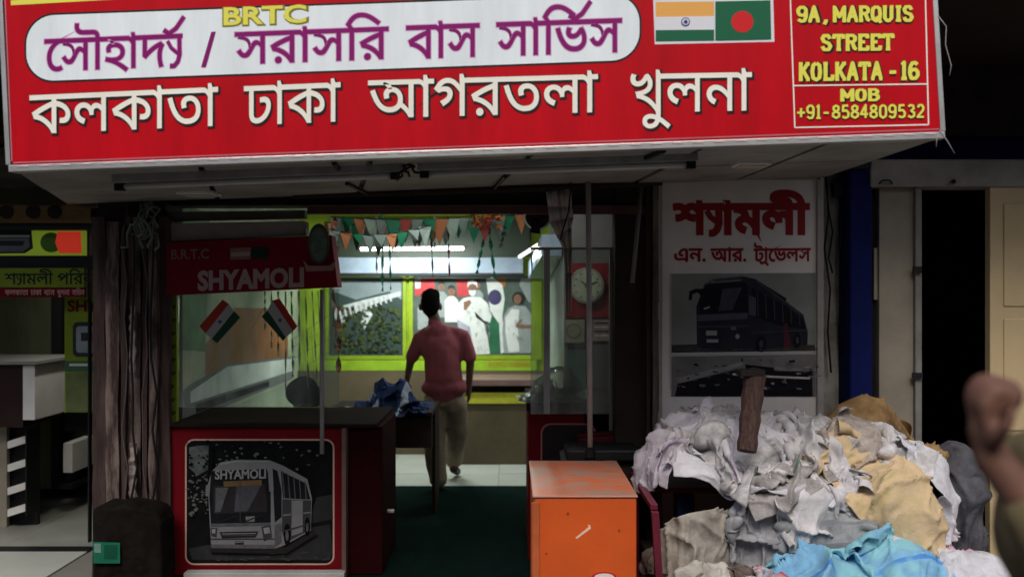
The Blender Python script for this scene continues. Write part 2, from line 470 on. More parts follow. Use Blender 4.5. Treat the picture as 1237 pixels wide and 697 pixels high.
boxo('upper_wall', (X(1020, 5.6), 5.56, Z(192, 5.5)), (6.0, 5.8, 2.62), bluep, bd)
boxo('flank_wall', (-16, 5.5, -.12), (-6.01, 6.0, 6.5), dirtyplaster, bd); boxo('flank_wall', (3.4, 5.43, -.12), (16, 5.49, 2.9), tanp, bd); boxo('flank_wall', (6.01, 5.5, -.12), (16, 6.0, 6.5), dirtyplaster, bd)
boxo('floor_slab', (-6.0, 4.1, 3.05), (6.0, 10.0, 3.25), deepdark, bd)  # dark colour puts the overhang's shade into the concrete slab
boxo('upper_storey', (-6.0, 5.0, 3.25), (6.0, 10.0, 6.5), dirtyplaster, bd)
boxo('party_wall', (-6.0, 5.8, -0.1), (-5.2, 9.6, 3.05), conc, bd)
boxo('outer_back_wall', (-6.0, 9.6, -0.1), (6.0, 9.8, 3.05), blackm, bd)
boxo('blue_pillar', (X(1024, 5.4), 5.36, -0.02), (X(1051, 5.4), 5.56, 2.62), bluep, bd, 0.012)
boxo('plinth', (X(226, 5.36), 5.3, -0.02), (X(418, 5.36), 5.37, Z(688, 5.36)), mat('pale_plinth', (0.4, 0.4, 0.38), 0.6, 0.2, 4), bd, 0.004)

# canopy ------------------------------------------------------------
cn = thing('canopy', (0, 4.5, 2.2), 'grey panelled canopy ceiling sloping behind the big red sign', 'canopy')
FL, FR = P(16, 207, 3.8), P(1139, 167, 3.8)
BL = Vector((-2.66, 5.42, Z(247, 5.42))); BR = Vector((X(1000, 5.42), 5.42, Z(214, 5.42)))
def cp(s, t):  # point on the canopy underside
    return (FL.lerp(FR, s)).lerp(BL.lerp(BR, s), t)
cuts = [0.0, 0.2, 0.385, 0.56, 0.745, 0.88, 1.0]; rows = [0, 0.47, 1.0]
for i in range(len(cuts) - 1):
    for j in range(2):
        e = 0.0035; a, c_ = cuts[i] + e, cuts[i + 1] - e; r0, r1 = rows[j] + 0.004, rows[j + 1] - 0.004
        q = [cp(a, r0), cp(c_, r0), cp(c_, r1), cp(a, r1)]
        dz = Vector((0, 0, random.uniform(-0.003, 0.003)))
        MB().hexa([p + dz for p in q] + [p + Vector((0, 0, 0.012)) for p in q]).build('soffit_panel', soff if (i + j) % 3 else mat('soffit_panel_warm', (0.32, 0.30, 0.27), 0.6, 0.3, 2.5), cn)
q = [cp(0, 0), cp(1, 0), cp(1, 1), cp(0, 1)]
MB().hexa([p + Vector((0, 0, 0.013)) for p in q] + [p + Vector((0, 0, 0.06)) for p in q]).build('canopy_deck', blackm, cn)
q2 = [cp(0, 1), cp(1, 1)]
MB().hexa([q2[0], q2[1], q2[1] + Vector((0, .05, 0)), q2[0] + Vector((0, .05, 0)), q2[0] + Vector((0, 0, .5)), q2[1] + Vector((0, 0, .4)), q2[1] + Vector((0, .05, .4)), q2[0] + Vector((0, .05, .5))]).build('rear_fascia', blackm, cn)
# cross joists
for s0, t0, s1, t1 in ((0.345, 0.0, 0.36, 0.35), (0.365, 0.55, 0.40, 0.99), (0.70, 0.0, 0.685, 0.3), (0.555, 0.5, 0.56, 1)):
    MB().tube([cp(s0, t0) - Vector((0, 0, .012)), cp(s1, t1) - Vector((0, 0, .012))], 0.011, 6).build('strut', blackm, cn)
MB().tube([cp(0.30, 0.97), cp(0.42, 0.93) - Vector((0, 0, .01)), cp(0.62, 0.9) - Vector((0, 0, .02)), cp(0.78, 0.97)], 0.02, 8).build('pipe', deepdark, cn)
def down(px, py, w_, h_, label):
    c = None
    for t in np.linspace(0.02, 0.98, 60):
        for s in np.linspace(0.02, 0.98, 120):
            p = cp(s, t); qx = 618.5 + p.x / p.y * FPX; qy = 348.5 - (p.z - EYE) / p.y * FPX
            e = (qx - px) ** 2 + (qy - py) ** 2
            if c is None or e < c[0]: c = (e, p)
    p = c[1]
    t = thing('ceiling_light', p, label, 'ceiling light', 'unlit rectangular lights in the canopy')
    MB().box(p + Vector((-w_ / 2, -h_ / 2, -0.016)), p + Vector((w_ / 2, h_ / 2, 0.004))).build('light_frame', whitep, t, 0.004)
    MB().box(p + Vector((-w_ / 2 + .02, -h_ / 2 + .02, -0.022)), p + Vector((w_ / 2 - .02, h_ / 2 - .02, -0.0165))).build('diffuser', mat('yellowed_diffuser', (0.55, 0.5, 0.38), 0.4, 0.1), t)
down(238, 234, 0.20, 0.16, 'unlit rectangular canopy light above the ticket counter on the left')
down(907, 198, 0.17, 0.14, 'unlit rectangular canopy light above the white bus poster')
def batten(x0, y0, x1, y1, Y, label):
    a, b_ = P(x0, y0, Y), P(x1, y1, Y)
    t = thing('tube_light', a.lerp(b_, .5), label, 'tube light', 'unlit tube lights under the canopy')
    u = Vector((0, .03, 0)); v = Vector((0, 0, .02))
    MB().hexa([a - u - v, b_ - u - v, b_ + u - v, a + u - v, a - u + v, b_ - u + v, b_ + u + v, a + u + v]).build('batten', mat('grey_batten', (0.42, 0.41, 0.39), 0.5, 0.3, 8), t, 0.003)
    dn = Vector((0, -.01, -.034)); k = (b_ - a).normalized()
    MB().tube([a + dn + k * .05, b_ + dn - k * .05], 0.013, 8).build('tube', mat('unlit_tube_glass', (0.6, 0.6, 0.58), 0.2, 0.1), t, smooth=True)
    for q in (a + k * .03, b_ - k * .03): MB().box(q + dn - Vector((.02, .016, .018)), q + dn + Vector((.02, .016, .02))).build('end_cap', blackm, t)
batten(138, 217, 486, 203, 4.05, 'long unlit tube light under the left half of the canopy')
batten(505, 202, 842, 190, 4.05, 'long unlit tube light under the right half of the canopy')
# cable tangle at the junction of the two tubes
mb = MB()
for k in range(6):
    p0 = P(478 + random.uniform(-4, 4), 198, 4.05); pts = [p0]
    for i in range(7): p0 = p0 + Vector((random.uniform(-.03, .045), random.uniform(-.02, .02), random.uniform(-.025, .02))); pts.append(p0)
    mb.tube(pts, 0.006, 5)
tag(mb.build('cable_tangle', blackm, smooth=True), 'black tangle of cables between the two tube lights', 'cable')

# ------------------------------------------------------------------ the big sign
SY = 3.75; SLP = -0.0356
sg = thing('shop_sign', P(600, 182, SY + .06), 'big red signboard over the shop front with white pill, two flags and Bengali letters', 'sign')
def sgp(px, py, l=0): return P(px, py, SY) + Vector((0, -l, 0))
tl, tr = (2, -58), (1122, -96)
bl, br = (15, 199), (1136, 159)
MB().hexa([sgp(*bl), sgp(*br), sgp(*br, -.05), sgp(*bl, -.05), sgp(*tl), sgp(*tr), sgp(*tr, -.05), sgp(*tl, -.05)]).build('sign_panel', red, sg)
def bar(name, a, b_, wd, m, l0=-0.052, l1=0.006):
    a = Vector(a); b_ = Vector(b_); t = (b_ - a).normalized(); n = Vector((-t.y, t.x)) * wd / 2
    c = [a - n, b_ - n, b_ + n, a + n]
    MB().hexa([sgp(*p, l1) for p in c] + [sgp(*p, l0) for p in c]).build(name, m, sg, 0.002)
bar('edge_trim', (11, 204), (1141, 163.6), 8, alu)
bar('edge_trim', (10.5, 199.5), (-2, -56), 5.5, alu)
bar('edge_trim', (1138.5, 159), (1123.5, -96), 6, alu)
bar('edge_trim', (-2, -60), (1126, -100), 7, alu)
rv = None
for k in range(44):
    u = (k + .5) / 44; c_ = sgp(16 + 1120 * u, 201.5 - 39.8 * u, .0065)
    if rv is None:
        rv = MB().box(c_ + Vector((-.022, -.002, -.0035)), c_ + Vector((.022, 0, .0035))).build('trim_clip', mat('clip_pale', (0.62, 0.5, 0.52), 0.6, 0.2), sg, origin=c_)
    else:
        o_ = bpy.data.objects.new('trim_clip', rv.data); COL.objects.link(o_); o_.parent = sg; o_.location = c_ - sg.location
# thin printed border inside the trim
bar('border_line', (16, 197), (1135, 156.3), 1.6, mat('dusty_pink_line', (0.5, 0.16, 0.2), 0.6), 0.0003, 0.0012)
bar('border_line', (14.5, 195), (4, -50), 1.6, mat('dusty_pink_line', ()), 0.0003, 0.0012)
yb = [(10, -2), (14, 8.5), (140, 3.5), (300, -2.5), (300, -60), (6, -50)]
printed('yellow_corner', [(yellow, [(13, 1.0), (13.3, 7), (148, -0.5), (148, -8)])], sgp, sg)
# pill shaped white field (local frame slanted by SLP)
def pr(x0, y0, x1, y1, r): return [(x, y + SLP * (x - x0)) for x, y in rrect(x0, y0, x1, y1, r, 10)]
printed('white_pill', [(inkdark, pr(29.5, 17.5, 775, 101.5, 36)), (pill, pr(32, 20, 772.5, 99, 33.5))], sgp, sg)
L1, L2 = 0.0018, 0.0024
def stext(name, items, *a, m=None, off=0.0, lift=L1, ref=0.622, dx=0, dy=0, stretch=1):
    return text(name, items, *a, SY - lift, m, sg, off=off, ref=ref, dx=dx, dy=dy)
for items, x0, x1, tp, ft, sl_ in (
    (['েসৗহা', 'দ', 'YA', 'REPH'], 54, 224, 48.5, 86.5, -0.041),
    (['সরাসির'], 284, 469, 40, 78, -0.037),
    (['বাস'], 491, 579, 32, 71.5, -0.036),
    (['সািভ', 'REPH', 'স'], 600, 751, 28, 68, -0.034)):
    if items[-1] == 'REPH': items = ['েসৗহা', 'দ', 'YA', 'REPH']
    stext('lettering_halo', items, x0, x1, tp, ft, sl_, m=pink, off=0.028, lift=L1)
    stext('lettering', items, x0, x1, tp, ft, sl_, m=purple, off=0.010, lift=L2)
MBs = MB(); MBs.face([sgp(*p, L2) for p in ((243, 82), (249, 82), (261, 39), (255.5, 39))]); MBs.build('lettering', purple, sg)
for items, x0, x1, tp, ft, sl_ in (
    (['কলকাতা'], 36, 263, 116, 162, -0.045),
    (['ঢাকা'], 295, 411, 105, 151.5, -0.042),
    (['আগরতলা'], 445, 722, 98, 143, -0.0275),
    (['খুলনা'], 762, 908, 90.5, 136, -0.018)):
    stext('lettering_shadow', items, x0, x1, tp, ft, sl_, m=inkdark, off=0.030, lift=L1, dx=1.4, dy=1.4)
    stext('lettering', items, x0, x1, tp, ft, sl_, m=cream, off=0.006, lift=L2)
stext('lettering_shadow', ['BRTC'], 270, 370, 9.5, 30.5, -0.035, m=olive, off=0.055, lift=L1 + .001, ref=0.7, dx=.8, dy=.8)
stext('lettering', ['BRTC'], 271, 369, 9.5, 30.5, -0.035, m=yellow, off=0.022, lift=L2 + .001, ref=0.7)
# two flags in a white frame
def q4(x0, y0, x1, y1, s=-0.012, k=0.0): return [(x0, y0), (x1, y0 + s * (x1 - x0)), (x1, y1 + s * (x1 - x0)), (x0, y1)]
fl = [(flagwhite, [(789, 0.5), (934, -2), (935.5, 51), (791, 54)]),
      (saffron, [(792, 3), (862.5, 2.5), (862.5, 20), (792, 21)]), (flagwhite, [(792, 21), (862.5, 20), (862.5, 36.5), (792, 37)]),
      (flaggreen, [(792, 37), (862.5, 36.5), (862.5, 49.5), (792, 50.5)]),
      (flaggreen, [(864, 2.5), (930.5, 1), (931.5, 48), (864, 49.5)]), (flagred, circle(896.5, 27, 13.3, 13)),
      (mat('wheel_blue', (0.05, 0.06, 0.25), 0.5, 0), circle(828, 27, 5.3, 5.3, 16)), (flagwhite, circle(828, 27, 4.2, 4.2, 16)), (mat('wheel_blue', ()), circle(828, 27, 1.6, 1.6, 10))]
for k in range(12):
    a = k * math.pi / 6; fl.append((mat('wheel_blue', ()), [(828 + .35 * math.sin(a), 27 - .35 * math.cos(a)), (828 + 4.6 * math.cos(a), 27 + 4.6 * math.sin(a)), (828 - .35 * math.sin(a), 27 + .35 * math.cos(a))]))
printed('flag_print', fl, sgp, sg, 0.0005)
# address box
def lines(name, pts, wd, m, lift=L1, closed=True):
    mb = MB(); n = len(pts)
    for i in range(n if closed else n - 1):
        a = Vector(pts[i]); b_ = Vector(pts[(i + 1) % n]); t = (b_ - a).normalized(); nn = Vector((-t.y, t.x)) * wd / 2
        mb.face([sgp(*(a - nn), lift), sgp(*(b_ - nn), lift), sgp(*(b_ + nn), lift), sgp(*(a + nn), lift)])
    return mb.build(name, m, sg)
lines('box_line', [(954.5, -3), (960, 154.5), (1121.5, 151), (1117.5, -9)], 1.6, cream)
lines('box_line', [(958.5, 104), (1119.5, 102)], 1.6, cream, closed=False, lift=L1 + .0003)
for s_, x0, x1, tp, ft, sl_ in (('9A, MARQUIS', 962, 1104, 9, 26.5, -1.0 / 142), ('STREET', 991, 1081, 43, 61, -.01), ('KOLKATA - 16', 965, 1111, 77, 97, -.01), ('MOB', 1015, 1063, 108.5, 122, -.01), ('+91- 8584809532', 963, 1117, 128, 143.5, -.008)):
    slab('lettering_shadow', s_, x0, x1, tp, ft, sl_, SY - L1, inkdark, sg, 0.36, .7, .7)
    slab('lettering', s_, x0, x1, tp, ft, sl_, SY - L2, yellow, sg, 0.215)
# loose wires at the right edge
for pts, nm in (([(1132, 20), (1142, 33), (1141, 55), (1148, 80), (1146, 92)], 'a'), ([(1134, 158), (1144, 172), (1152, 186)], 'b'), ([(1131, 160), (1130, 178)], 'c')):
    MB().tube([sgp(x, y, 0.008) for x, y in pts], 0.0018, 5).build('loose_wire', mat('pale_wire', (0.4, 0.38, 0.35), 0.6, 0.1), sg, smooth=True)
def pmat(n, c=None, r=0.6, *a, **k):
    if c is None or len(c) == 0: return MATS[n]
    return mat(n, tuple(x * (0.62 if x > .2 else 0.3 if x > 0.03 else .3) for x in c), 0.7, *a, spec=0.08, **k)

# ------------------------------------------------------------------ left shop
LSY = 6.1
ls = thing('neighbour_shopfront', (-3.6, LSY, 0), 'dim neighbouring shopfront at the left edge with yellow Bengali name strip and glass door', 'shopfront')
fp = front
boxo('wood_header', (-5.2, 5.95, Z(269, 5.95)), (-2.75, 6.05, Z(247, 5.95)), mat('ochre_wood', (0.16, 0.09, 0.03), 0.6, 0.4, 4, stretch=(1, 8, 8)), ls, 0.006)
for px in (8, 40, 66):
    MB().tube([P(px, 256, 5.93), P(px, 256, 5.96)], 0.045, 12).build('knob', deepdark, ls)
boxo('dark_lintel', (-5.2, 6.0, Z(278, 6.05)), (-2.75, 6.3, Z(269.5, 6.05)), blackm, ls)
boxo('dark_lintel', (-5.2, 6.08, Z(325, 6.1)), (-2.75, 6.2, Z(309, 6.1)), blackm, ls)
boxo('door_post', P(106, 700, 6.1), P(111, 268, 6.14), blackm, ls)
boxo('door_post', P(62, 590, 7.2), P(78, 358, 7.25), blackm, ls)
boxo('end_wall', (-2.74, 6.0, 0), (-2.66, 9.4, 3.05), deepdark, ls)
boxo('top_panel', P(-60, 309, 6.12), P(105, 277, 6.15), mat('lime_backlit', (0.36, 0.5, 0.04), 0.5, 0.2, 3, emit=0.16), ls)
pl = fp(6.119)
busc = mat('print_grey', (0.18, 0.2, 0.22), 0.5, 0.2, 10)
printed('top_print', [(mat('print_dark', (0.02, 0.025, 0.03), 0.5, 0), [(-60, 278), (38, 278), (40, 300), (30, 306), (-60, 307)]),
    (busc, [(-60, 288), (35, 288), (36, 298), (28, 304), (-60, 305)]), (mat('print_dark', ()), [(-50, 291), (30, 291), (28, 297), (-50, 297)]),
    (mat('print_pale', (0.5, 0.52, 0.5), 0.5, 0), [(-60, 284), (36, 284), (36, 287), (-60, 287)]),
    (mat('print_midgreen', (0.1, 0.25, 0.03), 0.5, 0), circle(62, 293, 13, 12)), (mat('red_backlit', (0.65, 0.04, 0.02), 0.5, 0, emit=0.35), [(70, 280), (98, 280), (99, 306), (72, 306), (67, 293)])], pl, ls)
boxo('name_strip', P(-60, 347, 6.04), P(104, 324, 6.07), lime, ls)
boxo('subtitle_strip', P(-60, 359, 6.045), P(104, 347.2, 6.07), darkred, ls)
text('lettering', ['শ', 'YA', 'ামলী পিরব'], 6, 112, 331, 343.5, -0.005, 6.037, inkdark, ls, off=0.012)
for k, (a, b_) in enumerate(((6, 34), (37, 50), (53, 66), (69, 84), (87, 102))):
    text('small_lettering', [['কলকাতা', 'ঢাকা', 'বাস', 'খুলনা', 'সািভস'][k]], a, b_, 350.5, 356.5, 0, 6.042, mat('letter_rose', (0.6, 0.35, 0.3), 0.5, 0), ls, off=0.01)
boxo('door_glass', P(-60, 590, 7.2), P(62, 350, 7.207), mat('olive_film_glass', (0.10, 0.105, 0.06), 0.35, 0.4, 2, stretch=(3, 3, .6)), ls)
boxo('poster_board', P(78, 498, 6.2), P(135, 359, 6.22), lime, ls)
text('lettering', 'SHYA', 82, 132, 363, 376, 0, 6.197, darkred, ls, off=0.03, ref=0.7)
printed('poster_print', [(mat('print_dark', ()), rrect(88, 389, 140, 431, 6)), (mat('print_sky', (0.25, 0.3, 0.32), 0.5, 0.2, 8), rrect(92, 394, 140, 426, 4)), (mat('print_dark', ()), [(98, 402), (140, 400), (140, 410), (98, 412)]),
    (mat('print_band', (0.04, 0.1, 0.06), 0.5, 0), [(78, 436), (135, 436), (135, 448), (78, 448)]), (mat('print_pale', ()), [(84, 439), (106, 439), (106, 442), (84, 442)]),
    (mat('print_olive', (0.12, 0.15, 0.06), 0.5, 0.3), [(80, 450), (135, 450), (135, 497), (80, 497)])], fp(6.199), ls)
boxo('rear_partition', (-5.2, 8.3, 0), (-2.74, 8.36, 2.6), mat('olive_wall', (0.12, 0.125, 0.08), 0.6, 0.3, 2), ls)
boxo('shop_ceiling', (-5.2, 6.2, 2.6), (-2.74, 8.36, 2.66), conc, ls)
# desk in the left shop
dk = thing('reception_desk', P(15, 640, 6.6), 'dark brown and white reception desk with slatted side at the far left', 'desk')
boxo('desk_front', (-4.2, 6.35, Z(516, 6.35)), (X(28, 6.35), 6.9, Z(441, 6.35)), mat('dark_brown_laminate', (0.03, 0.014, 0.014), 0.35, 0.2), dk, 0.004)
boxo('white_panel', (X(28.3, 6.35), 6.34, Z(507, 6.35)), (X(43, 6.35), 6.9, Z(441, 6.35)), whitep, dk, 0.004)
boxo('desk_top', (-4.2, 6.3, Z(440.5, 6.3)), (X(44, 6.3), 6.95, Z(436, 6.3)), mat('grey_laminate', (0.3, 0.3, 0.28), 0.4), dk, 0.003)
boxo('side_board', (-4.2, 6.5, 0.0), (X(8, 6.5), 6.54, Z(517, 6.35)), creamp, dk)
boxo('shelf_back', (X(8, 6.56), 6.56, 0.0), (X(45, 6.56), 6.6, Z(517, 6.35)), blackm, dk)
for yy in (534, 562, 590, 616):
    MB().hexa([P(9, yy + 8, 6.42), P(31, yy + 1, 6.46), P(31, yy + 1, 6.55), P(9, yy + 8, 6.55), P(9, yy - 1, 6.42), P(31, yy - 8, 6.46), P(31, yy - 8, 6.55), P(9, yy - 1, 6.55)]).build('slat', whitep, dk)
boxo('shelf_post', P(32, 623, 6.4), P(44, 515, 6.55), blackm, dk)
# sofa & white carton
sfa = thing('dark_sofa', (-3.35, 7.6, 0), 'dark low sofa against the back of the neighbouring shop', 'sofa')
boxo('seat', (-3.95, 7.3, 0.1), (-2.98, 8.2, 0.55), blackm, sfa, 0.04)
boxo('backrest', (-3.95, 7.95, 0.5), (-2.98, 8.25, 0.95), blackm, sfa, 0.05)
boxo('armrest', (-4.1, 7.3, 0.1), (-3.92, 8.2, 0.72), blackm, sfa, 0.04)
bx_ = boxo('white_carton', P(76, 571, 6.9), P(113, 526, 7.25), whitep, None, 0.004)
tag(bx_, 'plain white box standing in front of the dark sofa in the neighbouring shop', 'box')
st_ = boxo('carton_stand', P(72, 591, 6.9), P(116, 571.4, 7.3), blackm, None, 0.004)
tag(st_, 'low black stand under the plain white box in the neighbouring shop', 'stand')
nl = thing('lamp', P(120, 274, 6.0), 'small lit white lamp beside the top of the rough pillar', 'lamp')
MB().box(P(113, 277, 6.0), P(127, 271, 6.05)).build('diffuser', mat('small_lamp_glow', (1, 1, 0.92), 0.5, 0, emit=2.2), nl, 0.003)
_l = bpy.data.lights.new('lamp_glow', 'AREA'); _l.size = .12; _l.energy = 7; _l.color = (1, 0.98, 0.85)
_o = bpy.data.objects.new('lamp_glow', _l); COL.objects.link(_o); _o.parent = nl; _o.location = (-.25, .35, -.02); _o.rotation_euler = (math.radians(25), math.radians(-35), 0)
MB().box(P(112, 271, 5.99), P(128, 268, 6.06)).build('bracket', blackm, nl)

# ------------------------------------------------------------------ rough pillar
pm = mat('peeling_pillar', (0.15, 0.11, 0.095), 0.9, 0.5, 3.2, col2=(0.045, 0.028, 0.026), thr=(0.42, 0.58), stretch=(4, 4, 0.8), bump=0.6, bscale=18)
pil = thing('old_pillar', (X(160, 5.45), 5.45, -0.02), 'rough peeling wooden pillar with cables between the left shop and the ticket counter', 'pillar')
def plank(name, px0, px1, y0, y1, Y, m, wob=0.01, top=250, bot=700, par=pil):
    mb = MB(); n = 12; L = []; R = []
    for i in range(n + 1):
        t = i / n; py = top + (bot - top) * t
        a = P(px0, py, Y); b_ = P(px1, py, Y)
        a.x += random.uniform(-wob, wob); b_.x += random.uniform(-wob, wob); a.z = b_.z = Z(py, Y); dy = random.uniform(-wob, wob)
        a.y += dy; b_.y += dy; L.append(a); R.append(b_)
    D = Vector((0, y1 - y0, 0))
    for i in range(n):
        mb.hexa([L[i + 1], R[i + 1], R[i + 1] + D, L[i + 1] + D, L[i], R[i], R[i] + D, L[i] + D])
    return mb.build(name, m, par)
boxo('core', (X(126, 5.5), 5.42, -0.02), (X(206, 5.5), 5.7, 2.35), deepdark, pil)
for k, (a, b_) in enumerate(((112, 127), (128, 143), (146, 151), (153, 170), (172, 178), (180, 189), (191, 205))):
    plank('board', a, b_, 0, .05, 5.37 - 0.02 * ((k * 7) % 3), pm if k in (1, 3, 5) else mat('dark_peeling_board', (0.07, 0.045, 0.04), 0.9, 0.5, 3, col2=(0.02, 0.012, 0.012), stretch=(5, 5, .8), bump=0.5, bscale=20), 0.006, top=262 + 6 * (k % 3))
plank('paint_flake', 156, 164, 0, .01, 5.325, mat('flake_grey', (0.30, 0.235, 0.21), 0.9, 0.4, 5, stretch=(4, 4, 1)), 0.009, top=535, bot=600)
plank('paint_flake', 157, 163, 0, .01, 5.325, mat('flake_grey', ()), 0.008, top=370, bot=450)
for k in range(4):
    x = 150 + 12 * k; pts = [P(x + random.uniform(-5, 5), y, 5.29) for y in range(250, 700, 45)]
    MB().tube(pts, 0.005 + .002 * (k % 2), 5).build('cable', blackm if k % 2 else mat('grey_cable', (0.09, 0.07, 0.065), 0.7, 0.2), pil, smooth=True)
mb = MB()
for k in range(9):
    p0 = P(random.uniform(168, 186), random.uniform(245, 262), 5.2); pts = [p0]
    for i in range(5): p0 = p0 + Vector((random.uniform(-.05, .05), random.uniform(-.03, .03), random.uniform(-.09, .01))); pts.append(p0)
    mb.tube(pts, 0.008, 5)
tag(mb.build('cable_bundle', mat('grey_green_cable', (0.16, 0.19, 0.17), 0.7, 0.3, 9), smooth=True), 'knotted grey green cables dangling at the head of the rough pillar', 'cable')
# bollard
bo = thing('stone_bollard', (X(152, 5.15), 5.15, -0.02), 'squat dark stone block with a green sticker at the foot of the rough pillar', 'bollard')
poly = [(111, 704), (110, 616), (120, 611), (134, 613), (150, 610), (176, 614), (188, 619), (194, 632), (196, 704)]
MB().prism([P(x, y, 5.08) for x, y in poly], (0, 0.22, 0)).build('block', mat('dark_stone', (0.012, 0.0095, 0.008), 0.95, 0.6, 9, bump=0.9, bscale=14, spec=0.05), bo, 0.02)
printed('sticker', [(mat('sticker_green', (0.01, 0.13, 0.075), 0.5, 0.2, 20), [(112, 654), (145, 655), (145, 680), (113, 680)]), (mat('sticker_pale', (0.16, 0.28, 0.22), 0.5, 0.3, 30), [(114, 656), (122, 656), (122, 667), (114, 667)]), (mat('sticker_dark', (0.005, 0.07, 0.04), 0.5, 0.2, 20), [(126, 658), (142, 658), (142, 675), (126, 675)])], fp(5.0595), bo)

# ------------------------------------------------------------------ ticket counter
ct = thing('ticket_counter', (X(310, 5.6), 5.6, 0), 'dark red ticket counter with a white bus picture on its front and glass above', 'counter')
boxo('counter_body', (X(206, 5.4), 5.4, 0.0), (X(418, 5.4), 6.05, Z(516, 5.4)), darkred, ct, 0.006)
boxo('counter_top', (X(206, 5.4), 5.37, Z(515.5, 5.4)), (X(455, 5.4), 6.15, Z(511, 5.4)), mat('black_brown_top', (0.018, 0.012, 0.010), 0.8, 0.3, 5, spec=0.06), ct, 0.006)
boxo('side_return', (X(419, 5.42), 5.42, 0.0), (X(462, 5.42), 6.05, Z(516, 5.4)), mat('side_maroon', (0.022, 0.002, 0.003), 0.8, 0.25, 3, spec=0.05), ct, 0.006)
boxo('side_edge', (X(414, 5.38), 5.35, 0.0), (X(419, 5.38), 5.42, Z(516, 5.4)), mat('worn_edge', (0.13, 0.08, 0.07), 0.7, 0.3), ct)
pc = fp(5.399)
def c7(x, y): return (190 + x * .3256, 470 + y * .3256)
def C7(l): return [c7(*p) for p in l]
night = pmat('print_night', (0.022, 0.026, 0.024), 0.3, 0.5, 12); tree_ = pmat('print_tree', (0.01, 0.012, 0.01), 0.3, 0.2, 12)
roadp = pmat('print_road', (0.10, 0.10, 0.105), 0.3, 0.3, 9); busw = pmat('print_bus_white', (0.29, 0.29, 0.295), 0.3, 0.12, 9); busg = pmat('print_bus_grey', (0.15, 0.15, 0.155), 0.3, 0.2, 12); glassp = pmat('print_window', (0.035, 0.036, 0.045), 0.25, 0.4, 14)
edgep = mat('print_border', (0.55, 0.33, 0.26), 0.5, 0)
lay = [(edgep, rrect(223.5, 530, 404, 682, 11)), (night, rrect(225.5, 532, 402, 680, 9)), (mat('print_skyhole', (0.13, 0.15, 0.145), 0.3, 0.5, 14), C7([(118, 215), (190, 205), (200, 290), (150, 320), (118, 290)])),
  (roadp, C7([(115, 590), (200, 575), (640, 500), (650, 600), (640, 632), (130, 632)])),
  (roadp, C7([(590, 400), (650, 390), (652, 480), (560, 500)]))]
rr = random.Random(3)
for k in range(190):
    x, y = rr.uniform(112, 600), rr.uniform(192, 300) if k % 4 else rr.uniform(300, 470)
    if k % 4 == 0: x = rr.uniform(114, 190)
    lay.append((tree_ if k % 2 else mat('print_leaflight', (0.12, 0.13, 0.12), 0.3, 0.3), C7(circle(x, y, rr.uniform(2, 9), rr.uniform(2, 6), 6))))
lay += [(tree_, C7([(196, 200), (212, 200), (206, 420), (190, 420)])), (inkdark, C7([(200, 575), (480, 580), (580, 520), (600, 530), (480, 605), (200, 600)]))]
lay += [(busw, C7([(200, 500), (192, 350), (208, 300), (240, 268), (300, 258), (420, 260), (470, 280), (560, 330), (577, 400), (573, 520), (480, 572), (440, 586), (205, 584)])),
  (glassp, C7([(205, 300), (410, 292), (425, 340), (425, 490), (204, 494), (198, 400)])),
  (pmat('print_bus_face', (0.09, 0.08, 0.085), 0.3, 0.3, 14), C7([(212, 355), (405, 350), (412, 450), (214, 458)])),
  (glassp, C7([(430, 290), (450, 300), (465, 370), (465, 470), (440, 490)])),
  (glassp, C7([(462, 300), (555, 345), (572, 405), (470, 400)])),
  (busg, C7([(468, 404), (574, 408), (572, 515), (480, 565), (466, 520)])), (busw, C7([(500, 408), (545, 408), (545, 525), (500, 540)])),
  (mat('print_bus_line', (0.16, 0.15, 0.14), 0.3, 0), C7([(470, 460), (572, 450), (572, 455), (470, 466)])),
  (inkdark, C7([(235, 525), (380, 522), (370, 545), (245, 548)])), (inkdark, C7([(293, 560), (325, 559), (325, 571), (293, 572)])),
  (busg, C7([(390, 505), (425, 500), (430, 545), (400, 560)])), (busg, C7([(203, 510), (228, 510), (225, 545), (205, 540)])),
  (tree_, C7(circle(486, 535, 13, 42, 14))), (tree_, C7(circle(560, 505, 10, 36, 14))),
  (mat('print_orange_word', (0.14, 0.09, 0.04), 0.3, 0.3, 40), C7([(250, 338), (392, 332), (392, 352), (252, 358)])), (busw, C7([(332, 468), (366, 466), (366, 486), (334, 488)])),
  (busw, C7([(192, 350), (186, 352), (184, 392), (195, 394)])), (busw, C7([(414, 290), (432, 292), (436, 372), (420, 376)]))]
hl = mat('print_highlight', (0.24, 0.24, 0.25), 0.6, 0.2, 20, spec=.08); sd_ = mat('print_shade', (0.05, 0.05, 0.052), 0.6, 0.3, 20, spec=.08); sd2 = mat('print_shade_mid', (0.095, 0.095, 0.1), 0.6, 0.3, 20, spec=.08)
for k in range(5): lay.append((sd2, C7([(466 + k * 21, 296 + k * 10), (469 + k * 21, 297 + k * 10), (478 + k * 20, 402), (474 + k * 20, 402)])))
